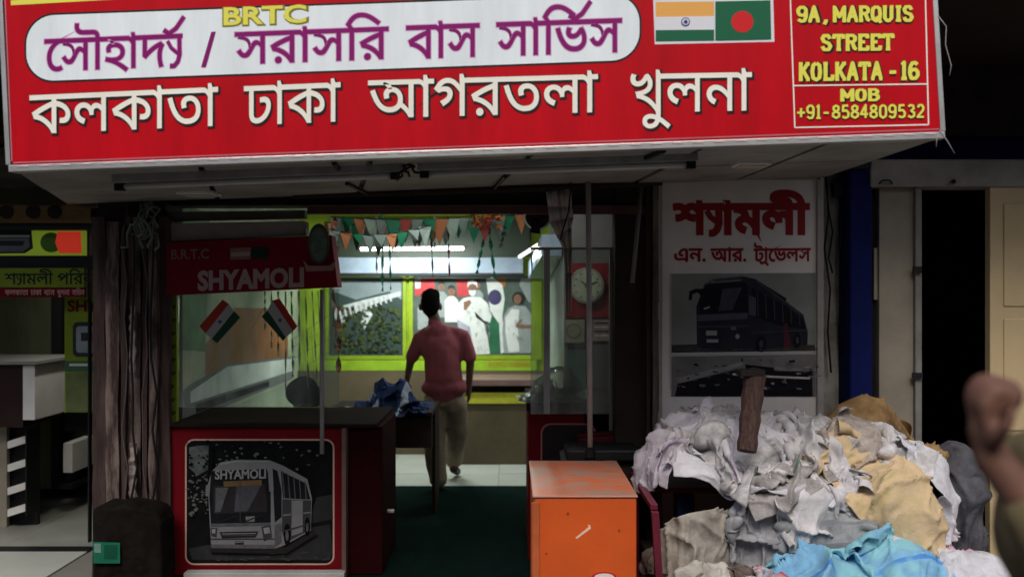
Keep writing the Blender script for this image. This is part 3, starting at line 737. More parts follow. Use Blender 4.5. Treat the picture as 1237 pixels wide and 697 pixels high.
lay += [(hl, C7([(240, 268), (300, 260), (420, 262), (425, 268), (300, 268), (232, 280)])), (sd2, C7([(204, 494), (425, 490), (425, 500), (204, 505)])), (sd_, C7([(204, 548), (440, 548), (440, 552), (204, 553)])), (sd2, C7([(205, 570), (440, 572), (440, 586), (205, 584)])),
   (hl, C7([(208, 514), (222, 514), (220, 530), (208, 528)])), (hl, C7([(398, 510), (420, 506), (424, 528), (402, 532)])), (hl, C7([(244, 530), (372, 528), (370, 531), (246, 533)])), (sd2, C7([(244, 537), (370, 536), (369, 538), (246, 539)])),
   (sd2, C7([(222, 362), (270, 360), (240, 450), (220, 452)])), (mat('print_glare', (0.07, 0.07, 0.08), 0.6, 0.3, 20, spec=.08), C7([(300, 356), (390, 353), (340, 448), (290, 450)])), (sd_, C7([(311, 300), (314, 300), (314, 490), (311, 490)])), (inkdark, C7([(225, 488), (300, 462), (302, 465), (228, 492)])), (inkdark, C7([(320, 488), (395, 458), (397, 461), (323, 492)])),
   (sd2, C7(circle(486, 537, 6, 20, 12))), (sd2, C7(circle(560, 507, 5, 17, 12))), (sd_, C7([(468, 520), (574, 490), (574, 494), (468, 526)])), (sd_, C7([(500, 410), (502, 410), (502, 538), (500, 540)])), (sd_, C7([(544, 410), (546, 410), (546, 524), (544, 526)])),
   (hl, C7([(296, 562), (322, 561), (322, 563), (296, 564)])), (sd2, C7([(440, 500), (464, 490), (464, 560), (440, 580)]))]
for k in range(60):
    x, y = rr.uniform(125, 640), rr.uniform(575, 628)
    if y > 640 - x * .09: lay.append((sd_ if k % 2 else sd2, C7([(x, y), (x + rr.uniform(8, 30), y - 1), (x + rr.uniform(8, 30), y + 1.5)])))
printed('bus_picture', lay, pc, ct, 0.00012)
text('picture_lettering', 'SHYAMOLI', c7(215, 0)[0], c7(402, 0)[0], c7(0, 300)[1], c7(0, 333)[1], -0.02, 5.399 - 0.00012 * (len(lay) + 4), mat('print_letter_white', (0.24, 0.24, 0.24), 0.3, 0), ct, off=0.03, ref=0.7)
# posts, glass and sign above the counter
boxo('lime_post', P(203, 516, 5.46), P(216, 357, 5.5), lime, ct)
rng2 = random.Random(5)
for k in range(9):
    y = 368 + k * 16
    printed('post_mark', [(mat('mark_dark', (0.06, 0.08, 0.01), 0.6, 0), [(206, y), (211 + rng2.uniform(0, 3), y + 1), (210, y + 5), (205, y + 6)])], fp(5.459), ct)
boxo('counter_glass', P(216, 492, 5.47), P(410, 349, 5.476), glass('counter_glass_mat', (0.85, 0.9, 0.86), 0.16, dirt_haze=0.15), ct)
_st = MB()
for (x0_, y0_, x1_, y1_) in ((352, 420, 404, 392), (356, 432, 406, 404), (350, 412, 402, 378), (362, 446, 408, 420), (228, 470, 262, 430), (300, 405, 318, 372), (366, 400, 372, 470), (376, 396, 380, 474)):
    a_ = P(x0_, y0_, 5.4805); b2_ = P(x1_, y1_, 5.4805); n_ = Vector((-(b2_ - a_).z, 0, (b2_ - a_).x)).normalized() * .0035
    _st.face([a_ - n_ * .4, b2_ - n_, b2_ + n_, a_ + n_ * .4])
_st.build('reflection_streak', glass('reflection_film', (0.9, 0.93, 0.9), 0.3, 0.3, dirt_haze=0.30), ct)  # pale strips painted in place of diagonal reflections on the glass
MB().tube([P(389, 548, 5.3), P(389, 350, 5.3)], 0.0125, 10).build('front_pole', mat('grey_pole', (0.27, 0.265, 0.25), 0.5, 0.15), ct, smooth=True)
for (fx, nm) in (((190, 530, 320, 380, 355, 405, 225, 570, 260, 600, 385, 445, 420, 480, 290, 625), 0), ((740, 530, 640, 375, 600, 385, 715, 558, 660, 612, 540, 475, 572, 440, 674, 592), 1)):
    c = [(200 + fx[i] * .2153, 280 + fx[i + 1] * .2153) for i in range(0, 16, 2)]
    if nm == 0: lay = [(saffr := mat('sticker_orange_red', (0.33, 0.025, 0.015), 0.5, 0), [c[0], c[1], c[2], c[3]]), (mat('sticker_white', (0.34, 0.33, 0.32), 0.5, 0), [c[3], c[2], c[5], c[4]]), (mat('sticker_flag_green', (0.006, 0.05, 0.025), 0.5, 0), [c[4], c[5], c[6], c[7]])]
    else: lay = [(mat('sticker_orange_red', ()), [c[0], c[1], c[2], c[3]]), (mat('sticker_white', ()), [c[3], c[2], c[6], c[7]]), (mat('sticker_flag_green', ()), [c[7], c[6], c[5], c[4]])]
    mx = sum(p[0] for p in c) / 8; my = sum(p[1] for p in c) / 8
    lay.append((mat('wheel_blue', ()), circle(mx, my, 2.2, 2.2, 12)))
    printed('flag_sticker', lay, fp(5.465), ct, 0.0004)
sb = thing('counter_sign', P(300, 355, 5.42), 'maroon sign box with pale lettering over the glass of the ticket counter', 'sign')
def hx(c4, y0, y1, name, m, par, bev=0.004):
    f = [P(*p, y0) for p in c4]; r = [Vector((p.x, y1, p.z)) for p in f]
    return MB().hexa([f[3], f[2], r[2], r[3], f[0], f[1], r[1], r[0]]).build(name, m, par, bev)
hx([(200, 293), (400, 284), (408, 347), (200, 357)], 5.36, 5.5, 'sign_face', mat('counter_sign_maroon', (0.17, 0.004, 0.014), 0.6, 0.15, 3, spec=0.1), sb)
hx([(203, 270), (368, 267), (369, 284), (203, 292)], 5.39, 5.5, 'top_rail', mat('grey_rail', (0.25, 0.225, 0.21), 0.5, 0.3, 3), sb)
hx([(203, 256), (368, 254), (368, 264), (203, 267)], 5.43, 5.5, 'upper_rail', mat('dull_rail', (0.11, 0.09, 0.085), 0.5, 0.3, 3), sb)
lp = mat('letter_pinkish', (0.34, 0.24, 0.23), 0.5, 0)
text('lettering', 'SHYAMOLI', 240, 366, 328, 350, -0.035, 5.358, lp, sb, off=0.045, ref=0.7)
text('lettering', 'B.R.T.C', 207, 252, 301.5, 313, -0.02, 5.358, mat('letter_dull_rose', (0.2, 0.11, 0.11), 0.5, 0), sb, off=0.02, ref=0.7)
printed('small_flags', [(mat('letter_dull_rose', ()), [(278, 300), (303, 299), (303, 313), (278, 314)]), (lp, [(279, 305), (302, 304), (302, 309), (279, 310)]), (mat('deep_green', (0.004, 0.02, 0.012), 0.5, 0), [(304, 299), (324, 298), (324, 313), (304, 313)])], fp(5.357), sb)
em = thing('oval_emblem', P(384, 318, 5.33), 'grey green oval emblem with a ribbon on the right end of the maroon counter sign', 'emblem')
MB().prism([P(x, y, 5.345) for x, y in circle(385, 294, 13, 24, 24)], (0, .012, 0)).build('rim', mat('emblem_rim', (0.07, 0.10, 0.08), 0.5, 0.3), em)
MB().prism([P(x, y, 5.34) for x, y in circle(385, 295, 10, 20, 24)], (0, .004, 0)).build('face', mat('emblem_face', (0.12, 0.17, 0.14), 0.4, 0.5, 20), em)
MB().prism([P(x, y, 5.335) for x, y in ((366, 314), (372, 321), (398, 321), (406, 313), (402, 327), (370, 328))], (0, .009, 0)).build('scroll', mat('emblem_scroll', (0.3, 0.16, 0.15), 0.5, 0.2), em)

# ------------------------------------------------------------------ inside the ticket office
BY = 9.4
# mural on the left wall (x = -2.2)
def lw(py_at, px):   # point on wall x=-2.197 seen at photo column px
    Y = -2.197 * FPX / (px - 618.5); return Y
def lplane(px, py, l=0):
    Y = -2.197 * FPX / (px - 618.5); return Vector((-2.197 + l, Y, Z(py, Y)))
def lz(px, z, l=0):
    Y = -2.197 * FPX / (px - 618.5); return Vector((-2.197 + l, Y, z))
mu = thing('wall_mural', (-2.19, 7.5, 0.8), 'long printed banner with a white bus along the left wall behind the counter glass', 'banner')
mb = MB(); mb.box((-2.199, 5.95, 0.78), (-2.192, 9.3, 2.3)); mb.build('banner_sheet', mat('mural_pale', (0.45, 0.42, 0.33), 0.5, 0.5, 2.5, col2=(0.25, 0.33, 0.22)), mu)
def mpl(a, b_, l=0): return Vector((-2.191 + l, a, b_))
printed('banner_print', [(mat('mural_rust', (0.32, 0.12, 0.05), 0.5, 0.5, 3), [(6.5, 1.05), (8.9, 1.0), (8.9, 1.5), (7.2, 1.55), (6.5, 1.3)]), (mat('mural_green', (0.12, 0.25, 0.12), 0.5, 0.5, 5), [(5.97, 1.3), (6.5, 1.25), (6.6, 2.25), (5.97, 2.25)]),
   (busw, [(5.97, 0.8), (9.1, 0.8), (9.2, 1.02), (7.0, 1.12), (6.2, 1.05), (5.97, 1.0)]), (mat('mural_white', (0.7, 0.72, 0.72), 0.5, 0.1), [(6.2, 0.92), (9.1, 0.88), (9.15, 1.0), (7.0, 1.10), (6.2, 1.0)]), (glassp, [(6.3, 0.84), (8.2, 0.82), (8.2, 0.87), (6.3, 0.9)]),
   (mat('mural_pink', (0.55, 0.25, 0.2), 0.5, 0.4, 4), [(6.9, 1.75), (8.6, 1.7), (8.6, 2.0), (7.0, 2.1)])], mpl, mu)
# back wall posters
bk = thing('crowd_poster', P(445, 430, BY - .03), 'lime framed poster of dark green foliage, left on the back wall', 'poster')
def frame(par, x0, y0, x1, y1, wd, Y, m, t=0.02, name='frame'):
    for a in ((x0, y0, x1, y0 + wd), (x0, y1 - wd, x1, y1), (x0, y0 + wd, x0 + wd, y1 - wd), (x1 - wd, y0 + wd, x1, y1 - wd)):
        boxo(name, P(a[0] + .05, a[1] + .05, Y), P(a[2] - .05, a[3] - .05, Y + t), m, par)
boxo('poster_sheet', P(395, 432, BY - .02), P(490, 334, BY - .008), mat('poster_teal', (0.03, 0.05, 0.045), 0.4, 0.3, 4), bk)
frame(bk, 393, 330, 491, 434, 4.5, BY - .045, lime)
rr = random.Random(9); lay = [(mat('pic_sky', (0.16, 0.2, 0.21), 0.4, 0.2, 4), [(403, 339), (485, 339), (485, 362), (470, 352), (430, 362), (403, 352)])]
lay += [(mat('pic_white', (0.4, 0.43, 0.43), 0.4, 0.3, 20), [(404, 372), (440, 362), (484, 352), (484, 357), (445, 370), (450, 380), (440, 398), (436, 390), (440, 374), (415, 382), (418, 395), (410, 388), (404, 384)])]
for k in range(260):
    x, y = rr.uniform(412, 485), rr.uniform(370, 426); lay.append(([mat('pic_leaf1', (0.03, 0.05, 0.015), 0.4, 0.3), mat('pic_leaf2', (0.05, 0.065, 0.02), 0.4, 0.3), mat('pic_leaf3', (0.015, 0.02, 0.012), 0.4, 0.3)][k % 3], circle(x, y, rr.uniform(1.0, 3), rr.uniform(1.0, 3), 6)))
for k in range(12): lay.append((mat('pic_white', ()), [(404 + k * 6, 377 - k * 2), (406 + k * 6, 377 - k * 2), (408 + k * 6, 386 - k * 2), (406 + k * 6, 386 - k * 2)]))
printed('picture', lay, fp(BY - .021), bk, 0.0001)
pp = thing('people_poster', P(570, 430, BY - .03), 'lime framed poster of people dressed in white standing in front of a crowd', 'poster')
boxo('poster_sheet', P(497, 430, BY - .02), P(643, 332, BY - .008), mat('poster_dark', (0.03, 0.035, 0.03), 0.4, 0.5, 8), pp)
frame(pp, 494, 328, 648, 434, 5, BY - .045, lime)
def b3(x, y): return (480 + x * .1865, 320 + y * .1865)
def B3(l): return [b3(*p) for p in l]
wh = mat('pic_cloth_white', (0.46, 0.48, 0.46), 0.4, 0.15, 10); gr_ = mat('pic_cloth_grey', (0.20, 0.23, 0.225), 0.4, 0.2, 10); skn = mat('pic_skin', (0.16, 0.085, 0.055), 0.4, 0.2, 10); hr = mat('pic_hair', (0.012, 0.012, 0.012), 0.4, 0); rd = mat('pic_red', (0.36, 0.03, 0.035), 0.4, 0.3, 9); gn = mat('pic_green', (0.02, 0.10, 0.05), 0.4, 0.3, 8)
lay = [(mat('pic_backdrop', (0.06, 0.08, 0.07), 0.4, 0.4, 6), B3([(100, 80), (880, 80), (880, 590), (100, 590)])), (rd, B3([(110, 90), (240, 85), (245, 190), (115, 200)])), (rd, B3([(385, 95), (460, 95), (460, 200), (390, 205)])), (wh, B3([(112, 90), (150, 88), (150, 150), (118, 155)])), (gn, B3([(600, 90), (700, 90), (700, 300), (610, 300)])), (mat('pic_orange', (0.3, 0.1, 0.02), 0.4, 0.3), B3([(640, 85), (700, 85), (700, 140), (650, 150)])), (gr_, B3([(800, 90), (875, 85), (880, 250), (850, 240), (790, 130)])),
   (wh, B3([(575, 90), (620, 80), (680, 130), (695, 220), (680, 330), (700, 560), (670, 575), (660, 400), (600, 290), (590, 200)])), (mat('pic_navy', (0.04, 0.035, 0.09), 0.4, 0.3), B3(circle(632, 210, 44, 50, 16))), (gn, B3([(600, 300), (660, 380), (665, 570), (600, 575), (590, 420)]))]
# background figures
for (x, y, s, cl) in ((285, 140, 1, gr_), (350, 170, 1.1, wh), (170, 220, 1, gr_), (520, 130, 0.9, gr_)):
    lay += [(cl, B3([(x - 38 * s, y + 200), (x - 40 * s, y + 60), (x - 15 * s, y + 32), (x + 15 * s, y + 32), (x + 40 * s, y + 60), (x + 38 * s, y + 200)])), (skn, B3(circle(x, y, 22 * s, 30 * s, 14))), (hr, B3([(x - 24 * s, y - 5), (x - 18 * s, y - 30 * s), (x, y - 38 * s), (x + 18 * s, y - 30 * s), (x + 24 * s, y - 5), (x + 12 * s, y - 16 * s), (x - 12 * s, y - 16 * s)]))]
lay += [(wh, B3([(390, 250), (430, 215), (480, 205), (540, 210), (585, 250), (612, 330), (600, 375), (560, 372), (585, 470), (600, 575), (500, 580), (470, 500), (400, 400), (380, 330)])), (skn, B3(circle(486, 150, 30, 42, 18))), (mat('pic_white_hair', (0.55, 0.57, 0.57), 0.4, 0.1), B3([(452, 150), (458, 110), (486, 97), (514, 110), (520, 150), (508, 128), (486, 120), (464, 128)])), (mat('pic_white_hair', ()), B3([(462, 165), (510, 165), (503, 192), (486, 202), (470, 192)])), (skn, B3([(430, 240), (470, 225), (480, 245), (445, 295), (430, 290)])), (hr, B3([(500, 300), (560, 360), (600, 372), (560, 376), (510, 340)])),
   (mat('pic_grey_scarf', (0.26, 0.26, 0.31), 0.4, 0.2), B3([(385, 350), (470, 400), (500, 575), (470, 575), (400, 430)])),
   (gr_, B3([(690, 330), (720, 280), (760, 262), (830, 268), (870, 320), (888, 430), (885, 570), (690, 572), (680, 430)])), (wh, B3([(700, 340), (740, 285), (790, 290), (780, 400), (790, 560), (720, 565), (700, 440)])), (hr, B3(circle(785, 215, 42, 42, 18))), (skn, B3(circle(778, 222, 24, 32, 16))), (skn, B3([(770, 380), (800, 350), (815, 352), (790, 385), (870, 388), (872, 412), (790, 412), (765, 400)]))]
for (x, y, k_) in ((486, 150, 1.0), (778, 222, .8), (350, 170, .8), (285, 140, .8)):
    lay += [(hr, B3(circle(x - 10 * k_, y - 6, 4 * k_, 2.5, 8))), (hr, B3(circle(x + 10 * k_, y - 6, 4 * k_, 2.5, 8))), (mat('pic_lip', (0.09, 0.03, 0.025), 0.4, 0), B3([(x - 7 * k_, y + 16 * k_), (x + 7 * k_, y + 16 * k_), (x, y + 20 * k_)])), (mat('pic_shade', (0.09, 0.045, 0.03), 0.4, 0), B3([(x - 2, y - 4), (x + 3, y + 8 * k_), (x - 3, y + 8 * k_)]))]
for k in range(26):
    x, y = rr.uniform(395, 600), rr.uniform(260, 560); lay.append((mat('pic_fold', (0.25, 0.27, 0.27), 0.4, 0.2), B3([(x, y), (x + 5, y + 3), (x + rr.uniform(-10, 14), y + rr.uniform(20, 55))])))
for k in range(14):
    x, y = rr.uniform(700, 870), rr.uniform(300, 540); lay.append((mat('pic_fold2', (0.15, 0.17, 0.165), 0.4, 0.2), B3([(x, y), (x + 6, y + 3), (x + rr.uniform(-12, 12), y + rr.uniform(20, 60))])))
printed('picture', lay, fp(BY - .021), pp, 0.0003)
boxo('lower_trim', (X(393, BY), BY - .05, Z(447, BY)), (X(648, BY), BY - .01, Z(434.5, BY)), mat('lime_deep', (0.22, 0.36, 0.02), 0.5, 0.3, 4), bd)
text('small_lettering', 'SHYAMOLI PARIBAHAN', 590, 640, 436, 443, 0, BY - .053, mat('rust_letter', (0.28, 0.16, 0.02), 0.5, 0), pp, off=0.01, ref=0.7)
boxo('lime_stripe', (X(642, BY), BY - .05, Z(434, BY)), (X(654, BY), BY - .01, Z(330, BY)), lime, bd)
boxo('wainscot', (-2.2, BY - .06, 0), (0.38, BY - .005, Z(447.5, BY)), beigew, bd)
# bench / counter at the back right
bn = thing('low_cabinet', (X(600, 8.9), 8.9, 0), 'long beige cabinet with yellow band along the back wall right of the man', 'cabinet')
boxo('cabinet_body', (X(556, 8.8), 8.8, 0), (0.37, 9.3, Z(478, 8.8)), beigew, bn, 0.01)
boxo('cabinet_top', (X(550, 8.78), 8.76, Z(466, 8.78)), (0.37, 9.32, Z(458, 8.78)), mat('brown_top', (0.16, 0.10, 0.09), 0.4, 0.2), bn, 0.006)
boxo('yellow_band', (X(556, 8.79), 8.785, Z(487, 8.8)), (0.37, 8.799, Z(474, 8.8)), mat('yellow_band_mat', (0.42, 0.42, 0.04), 0.5, 0.3, 6), bn)
# light cove on the back wall
cv = thing('light_cove', (X(520, 9.0), 9.0, 1.9), 'boxed white light trough with a lit tube running round the back of the office', 'light trough')
boxo('trough', (X(405, 9.2), 9.22, Z(330, 9.22)), (X(632, 9.2), 9.38, Z(311, 9.22)), mat('trough_blue_white', (0.30, 0.37, 0.46), 0.3, 0.3, 3), cv, 0.004)
boxo('trough_lip', (X(405, 9.2), 9.18, Z(333.5, 9.2)), (X(634, 9.2), 9.215, Z(330.5, 9.2)), blackm, cv)
boxo('dim_backing', (X(405, 9.3), 9.28, Z(310.5, 9.28)), (X(640, 9.3), 9.39, Z(266, 9.28)), mat('dim_backing_green', (0.04, 0.055, 0.04), 0.4, 0.1), cv)  # dark green panel put here to dim the bright upper back wall
sx0, sx1 = X(640, 8.9), X(676, 6.8)
MB().hexa([(0.16, 8.95, 1.80), (0.37, 8.95, 1.80), (0.37, 6.75, 1.94), (0.22, 6.75, 1.94), (0.16, 8.95, 1.96), (0.37, 8.95, 1.96), (0.37, 6.75, 2.10), (0.22, 6.75, 2.10)]).build('side_trough', mat('trough_blue_white', ()), cv, 0.004)
tubem = mat('lit_tube', (1.0, 1.0, 0.95), 0.4, 0, emit=7.0)
def lit_tube(a, b_, label, pw, lean=0.0, tm=None):
    a = Vector(a); b_ = Vector(b_); t = thing('lit_tube_light', a.lerp(b_, .5), label, 'tube light', 'lit tube lights in the ticket office')
    MB().tube([a, b_], 0.016, 10).build('tube', tm or tubem, t, smooth=True)
    k = (b_ - a).normalized()
    for q, s in ((a, -1), (b_, 1)): MB().tube([q + k * s * .002, q + k * s * .04], 0.02, 10).build('end_cap', alu, t)
    l = bpy.data.lights.new('tube_glow', 'AREA'); l.shape = 'RECTANGLE'; l.size = (b_ - a).length; l.size_y = 0.05; l.energy = pw; l.color = (0.93, 1.0, 0.95)
    o = bpy.data.objects.new('tube_glow', l); COL.objects.link(o); o.parent = t
    m = Matrix.Translation(a.lerp(b_, .5) - t.location + Vector((0, 0, -0.03)))
    xx = k; zz = Vector((0, -lean, 1)).normalized(); zz = (zz - xx * zz.dot(xx)).normalized(); yy = zz.cross(xx)
    o.matrix_local = m @ Matrix((xx, yy, zz)).transposed().to_4x4()
lit_tube(P(436, 301, 8.5), P(560, 300, 8.5), 'horizontal lit tube above the two posters on the back wall', 34, 0.5)
lit_tube(P(628, 310, 8.6), P(661, 289, 6.9), 'slanting lit tube along the right wall of the ticket office', 12, 0, mat('lit_tube_dim', (1.0, 1.0, 0.95), 0.4, 0, emit=1.6))
lit_tube((-1.0, 6.0, 2.42), (0.3, 6.0, 2.42), 'unseen lit tube added behind the header to light the clock partition', 5.5, 0.5)  # tube out of sight, added to light partition, clock and streamers

# bunting and ribbons
def garland(a, b_, n, Y, cols, size, label, sag=6):
    t = thing('bunting', P((a[0] + b_[0]) / 2, (a[1] + b_[1]) / 2, Y), label, 'bunting')
    pts = [(a[0] + (b_[0] - a[0]) * i / 20, a[1] + (b_[1] - a[1]) * i / 20 + sag * 4 * (i / 20) * (1 - i / 20)) for i in range(21)]
    MB().tube([P(x, y, Y) for x, y in pts], 0.003, 4).build('string', blackm, t)
    for k in range(n):
        u = (k + .5) / n; x = a[0] + (b_[0] - a[0]) * u; y = a[1] + (b_[1] - a[1]) * u + sag * 4 * u * (1 - u)
        s = size * random.uniform(.8, 1.2); j = random.uniform(-2, 2); dy = random.uniform(-.04, .04)
        q = [P(x - s * .5, y, Y), P(x + s * .5, y, Y + dy), P(x + s * .25 + j, y + s * .9, Y + dy * 2), P(x + j, y + s * 1.6, Y - dy), P(x - s * .25 + j, y + s * .9, Y)]
        MB().prism(q, (0, .0015, 0)).build('pennant', cols[k % len(cols)], t)
cg = mat('pennant_green', (0.015, 0.16, 0.08), 0.6, 0.1); co_ = mat('pennant_orange', (0.36, 0.13, 0.05), 0.6, 0.1); cw = mat('pennant_white', (0.25, 0.32, 0.26), 0.6, 0.1); cr = mat('pennant_red', (0.3, 0.05, 0.04), 0.6, 0.1); cgrey = mat('pennant_grey', (0.16, 0.2, 0.18), 0.6, 0.1)
garland((400, 262), (636, 258), 17, 6.9, [cgrey, cg, co_, cw, cgrey, cg, cr], 17, 'string of green, white and orange pennants across the top of the office doorway', 5)
garland((398, 277), (520, 272), 9, 6.3, [cgrey, co_, cg, cgrey], 14, 'nearest short string of pennants sagging low across the left half of the doorway', 9)
garland((392, 268), (560, 266), 11, 7.6, [co_, cgrey, cg, cgrey], 16, 'second string of pennants hanging deeper in the office, left half', 6)
def ribbon(px, y0, y1, Y, m, wd=3.0, tw=1.0, drift=0):
    mb = MB(); n = 12; L = []; R = []
    for i in range(n + 1):
        t = i / n; a = tw * t * 5 + px; c = P(px + drift * t, y0 + (y1 - y0) * t, Y); hw = wd / FPX * Y / 2
        o = Vector((math.cos(a) * hw, math.sin(a) * hw, 0)); L.append(c - o); R.append(c + o)
    for i in range(n): mb.face([L[i], L[i + 1], R[i + 1], R[i]])
    return mb.build('ribbon', m)
rlab = 'thin hanging streamer among the ribbons in the ticket office'
rib = [(462, 258, 352, cg, 4, 3, 0), (470, 268, 350, cg, 3, 2, 2), (455, 262, 330, cw, 3, 3, 0), (520, 262, 335, deepdark, 3, 2, 3), (541, 262, 334, darkred, 3, 2, 2), (588, 272, 330, cg, 5, 3, -12), (590, 272, 336, cg, 5, 2, 8), (612, 268, 300, cgrey, 6, 3, -8), (640, 268, 330, blackm, 2, 1, 3), (525, 262, 300, cw, 3, 2, 0),
   (345, 352, 470, cw, 2.5, 2, 0), (352, 352, 455, cg, 3, 3, 2), (361, 352, 466, cw, 3, 2, 1), (369, 352, 474, lime, 2.5, 2, 4), (336, 352, 430, cgrey, 3, 3, 0), (377, 352, 460, cw, 2, 2, 6), (399, 270, 420, mat('ribbon_beige', (0.4, 0.28, 0.2), 0.6, 0.2), 6, 3, 6), (404, 262, 340, mat('ribbon_rust', (0.35, 0.13, 0.07), 0.6, 0.2), 8, 3, 3), (328, 352, 420, cw, 2.5, 3, 0), (320, 352, 400, cg, 2.5, 3, 0), (384, 352, 480, cgrey, 2, 2, 8), (409, 370, 450, co_, 7, 2, 0)]
rlabs = ['green streamer hanging over the lit tube, left of its pair', 'second narrow green streamer right beside the wider one over the lit tube', 'short pale streamer left of the green pair over the tube', 'dark brown streamer hanging above the head of the man in maroon',
 'dark red streamer hanging right of the man\'s head', 'wide green streamer slanting left under the red garland', 'wide green streamer slanting right under the red garland', 'short grey streamer at the right end of the pennants', 'thin black cord hanging by the dark fan head', 'shortest pale streamer just left of the dark brown one',
 'pale streamer hanging just right of the right flag sticker', 'green streamer between two pale ones behind the counter glass', 'pale streamer hanging above the seated person, left one', 'lime streamer drifting right above the seated person', 'grey green streamer behind the right flag sticker', 'thinnest pale streamer near the grey counter pole',
 'beige streamer hanging from the doorway top at its left jamb', 'broad rust streamer beside the oval emblem', 'pale streamer crossing behind the left half of the right flag sticker', 'green streamer just left of the right flag sticker', 'grey streamer falling beside the grey counter pole', 'broad orange streamer hanging low right of the counter pole']
for (px, y0, y1, m, wd, tw, dr), rlab in zip(rib, rlabs):
    o = ribbon(px, y0, y1, 6.5 if px < 420 else 7.1, m, wd, tw, dr)
    tag(o, rlab, 'ribbon', 'hanging streamers')
# one shared label is true of all; single out the notable ones
rg = thing('red_garland', P(587, 268, 6.7), 'orange red tinsel garland bunched at the top right of the office opening', 'garland')
mb = MB(); rr = random.Random(4)
for k in range(150):
    u = rr.random(); c = P(570 + 34 * u, 262 + 6 * math.sin(u * 7) + rr.uniform(-5, 8), 6.7 + rr.uniform(-.03, .03)); dd = Vector((rr.uniform(-1, 1), rr.uniform(-1, 1), rr.uniform(-1, 1))).normalized() * .035; e = Vector((rr.uniform(-1, 1), rr.uniform(-1, 1), rr.uniform(-1, 1))).normalized() * .008
    mb.face([c - e, c + e, c + e + dd, c - e + dd], k % 2)
mb.build('tinsel', [mat('tinsel_rust', (0.35, 0.08, 0.02), 0.5, 0.2), mat('tinsel_dark', (0.1, 0.02, 0.01), 0.5, 0.2)], rg)
spk = thing('wall_fan', P(649, 262, 5.9), 'dark round fan head under the header above the door glass', 'fan')
MB().tube([P(649, 262, 5.75), P(649, 262, 5.95)], [0.075, 0.09], 16).build('motor', mat('fan_brown', (0.035, 0.022, 0.018), 0.4, 0.3), spk)
for k in range(3):
    a = k * 2.09 + .4; c = P(649, 262, 5.74); r1 = Vector((math.cos(a), 0, math.sin(a))); r2 = Vector((-math.sin(a), 0.3, math.cos(a)))
    MB().hexa([c + r1 * .02 - r2 * .02, c + r1 * .105 - r2 * .035, c + r1 * .105 - r2 * .035 + Vector((0, .006, 0)), c + r1 * .02 - r2 * .02 + Vector((0, .006, 0)), c + r1 * .02 + r2 * .02, c + r1 * .105 + r2 * .035, c + r1 * .105 + r2 * .035 + Vector((0, .006, 0)), c + r1 * .02 + r2 * .02 + Vector((0, .006, 0))]).build('blade', blackm, spk)
MB().tube([P(649, 248, 5.85), P(649, 256, 5.85)], 0.02, 8).build('stem', blackm, spk)

# inner desk + jacket + odds
de = thing('inner_desk', (X(490, 6.9), 6.9, 0), 'dark brown desk behind the ticket counter with a blue jacket on it', 'desk')
boxo('desk_top', (X(395, 6.75), 6.6, Z(504, 6.6)), (X(524, 6.75), 7.3, Z(498, 6.6)), mat('desk_brown', (0.03, 0.018, 0.013), 0.7, 0.3, spec=0.08), de, 0.005)
boxo('drawer_front', (X(464, 6.65), 6.64, Z(541, 6.64)), (X(522, 6.65), 6.68, Z(504.5, 6.64)), mat('desk_drawer', (0.06, 0.035, 0.028), 0.4, 0.3), de, 0.004)
boxo('side_panel', (X(395, 6.75), 6.66, 0), (X(402, 6.75), 7.28, Z(505, 6.6)), mat('desk_brown', ()), de)
boxo('side_panel', (X(519, 6.7), 6.9, 0), (X(523, 6.7), 7.28, Z(505, 6.6)), mat('desk_brown', ()), de)
pr_ = thing('papers', P(430, 497, 6.75), 'loose white papers lying on the counter left of the blue jacket', 'papers')
for k, (x, y, r) in enumerate(((425, 490, .3), (436, 489, -.2), (447, 491, .6), (418, 490, 1.1))):
    c = P(x, 493, 6.7); c.z = Z(498, 6.6) + .004 + .003 * k
    u = Vector((math.cos(r), math.sin(r), 0)) * .10; v = Vector((-math.sin(r), math.cos(r), 0)) * .07
    MB().hexa([c - u - v, c + u - v, c + u + v, c - u + v] + [p + Vector((0, 0, .002)) for p in (c - u - v, c + u - v, c + u + v, c - u + v)]).build('sheet', whitep, pr_)
kn = thing('door_bolt', P(453, 615, 5.6), 'small white catch low on the side of the dark red counter', 'catch')
MB().box(P(465.2, 605, 5.62), P(468, 620, 5.66)).build('plate', whitep, kn, 0.002)
MB().tube([P(468, 617, 5.64), P(476, 617, 5.64)], .012, 8).build('knob', whitep, kn, smooth=True)

# ------------------------------------------------------------------ right counter, glass door, clock
rc = thing('side_counter', (X(670, 5.9), 5.9, 0), 'narrow dark red side counter right of the doorway behind the orange box', 'counter')
hx([(638, 496), (706, 496), (706, 700), (638, 700)], 5.75, 6.55, 'counter_body', darkred, rc)
boxo('counter_top', (X(636, 5.7), 5.7, Z(496, 5.72)), (X(760, 5.7), 6.55, Z(486, 5.72)), mat('black_brown_top', ()), rc, 0.004)
mb = MB(); ou = rrect(653, 511, 720, 640, 12); inn = rrect(655, 513, 718, 638, 11)
ring_faces(mb, [P(x, y, 5.748) for x, y in ou], [P(x, y, 5.748) for x, y in inn]); mb.build('panel_outline', mat('outline_pink', (0.35, 0.12, 0.11), 0.5, 0), rc)
printed('panel_print', [(inkdark, inn), (roadp, [(668, 560), (718, 545), (718, 638), (660, 638)]), (busw, [(676, 545), (700, 532), (716, 532), (716, 560), (678, 562)])], fp(5.7485), rc)
hx([(700, 530), (775, 524), (775, 700), (700, 700)], 5.5, 5.74, 'front_return', maroon, rc)
sl_ = boxo('dark_bench', (X(682, 5.4), 5.2, Z(553, 5.3)), (X(768, 5.4), 5.49, Z(540, 5.3)), blackm, None, 0.01)
tag(sl_, 'black slab lying behind the orange box under the light pole', 'slab')
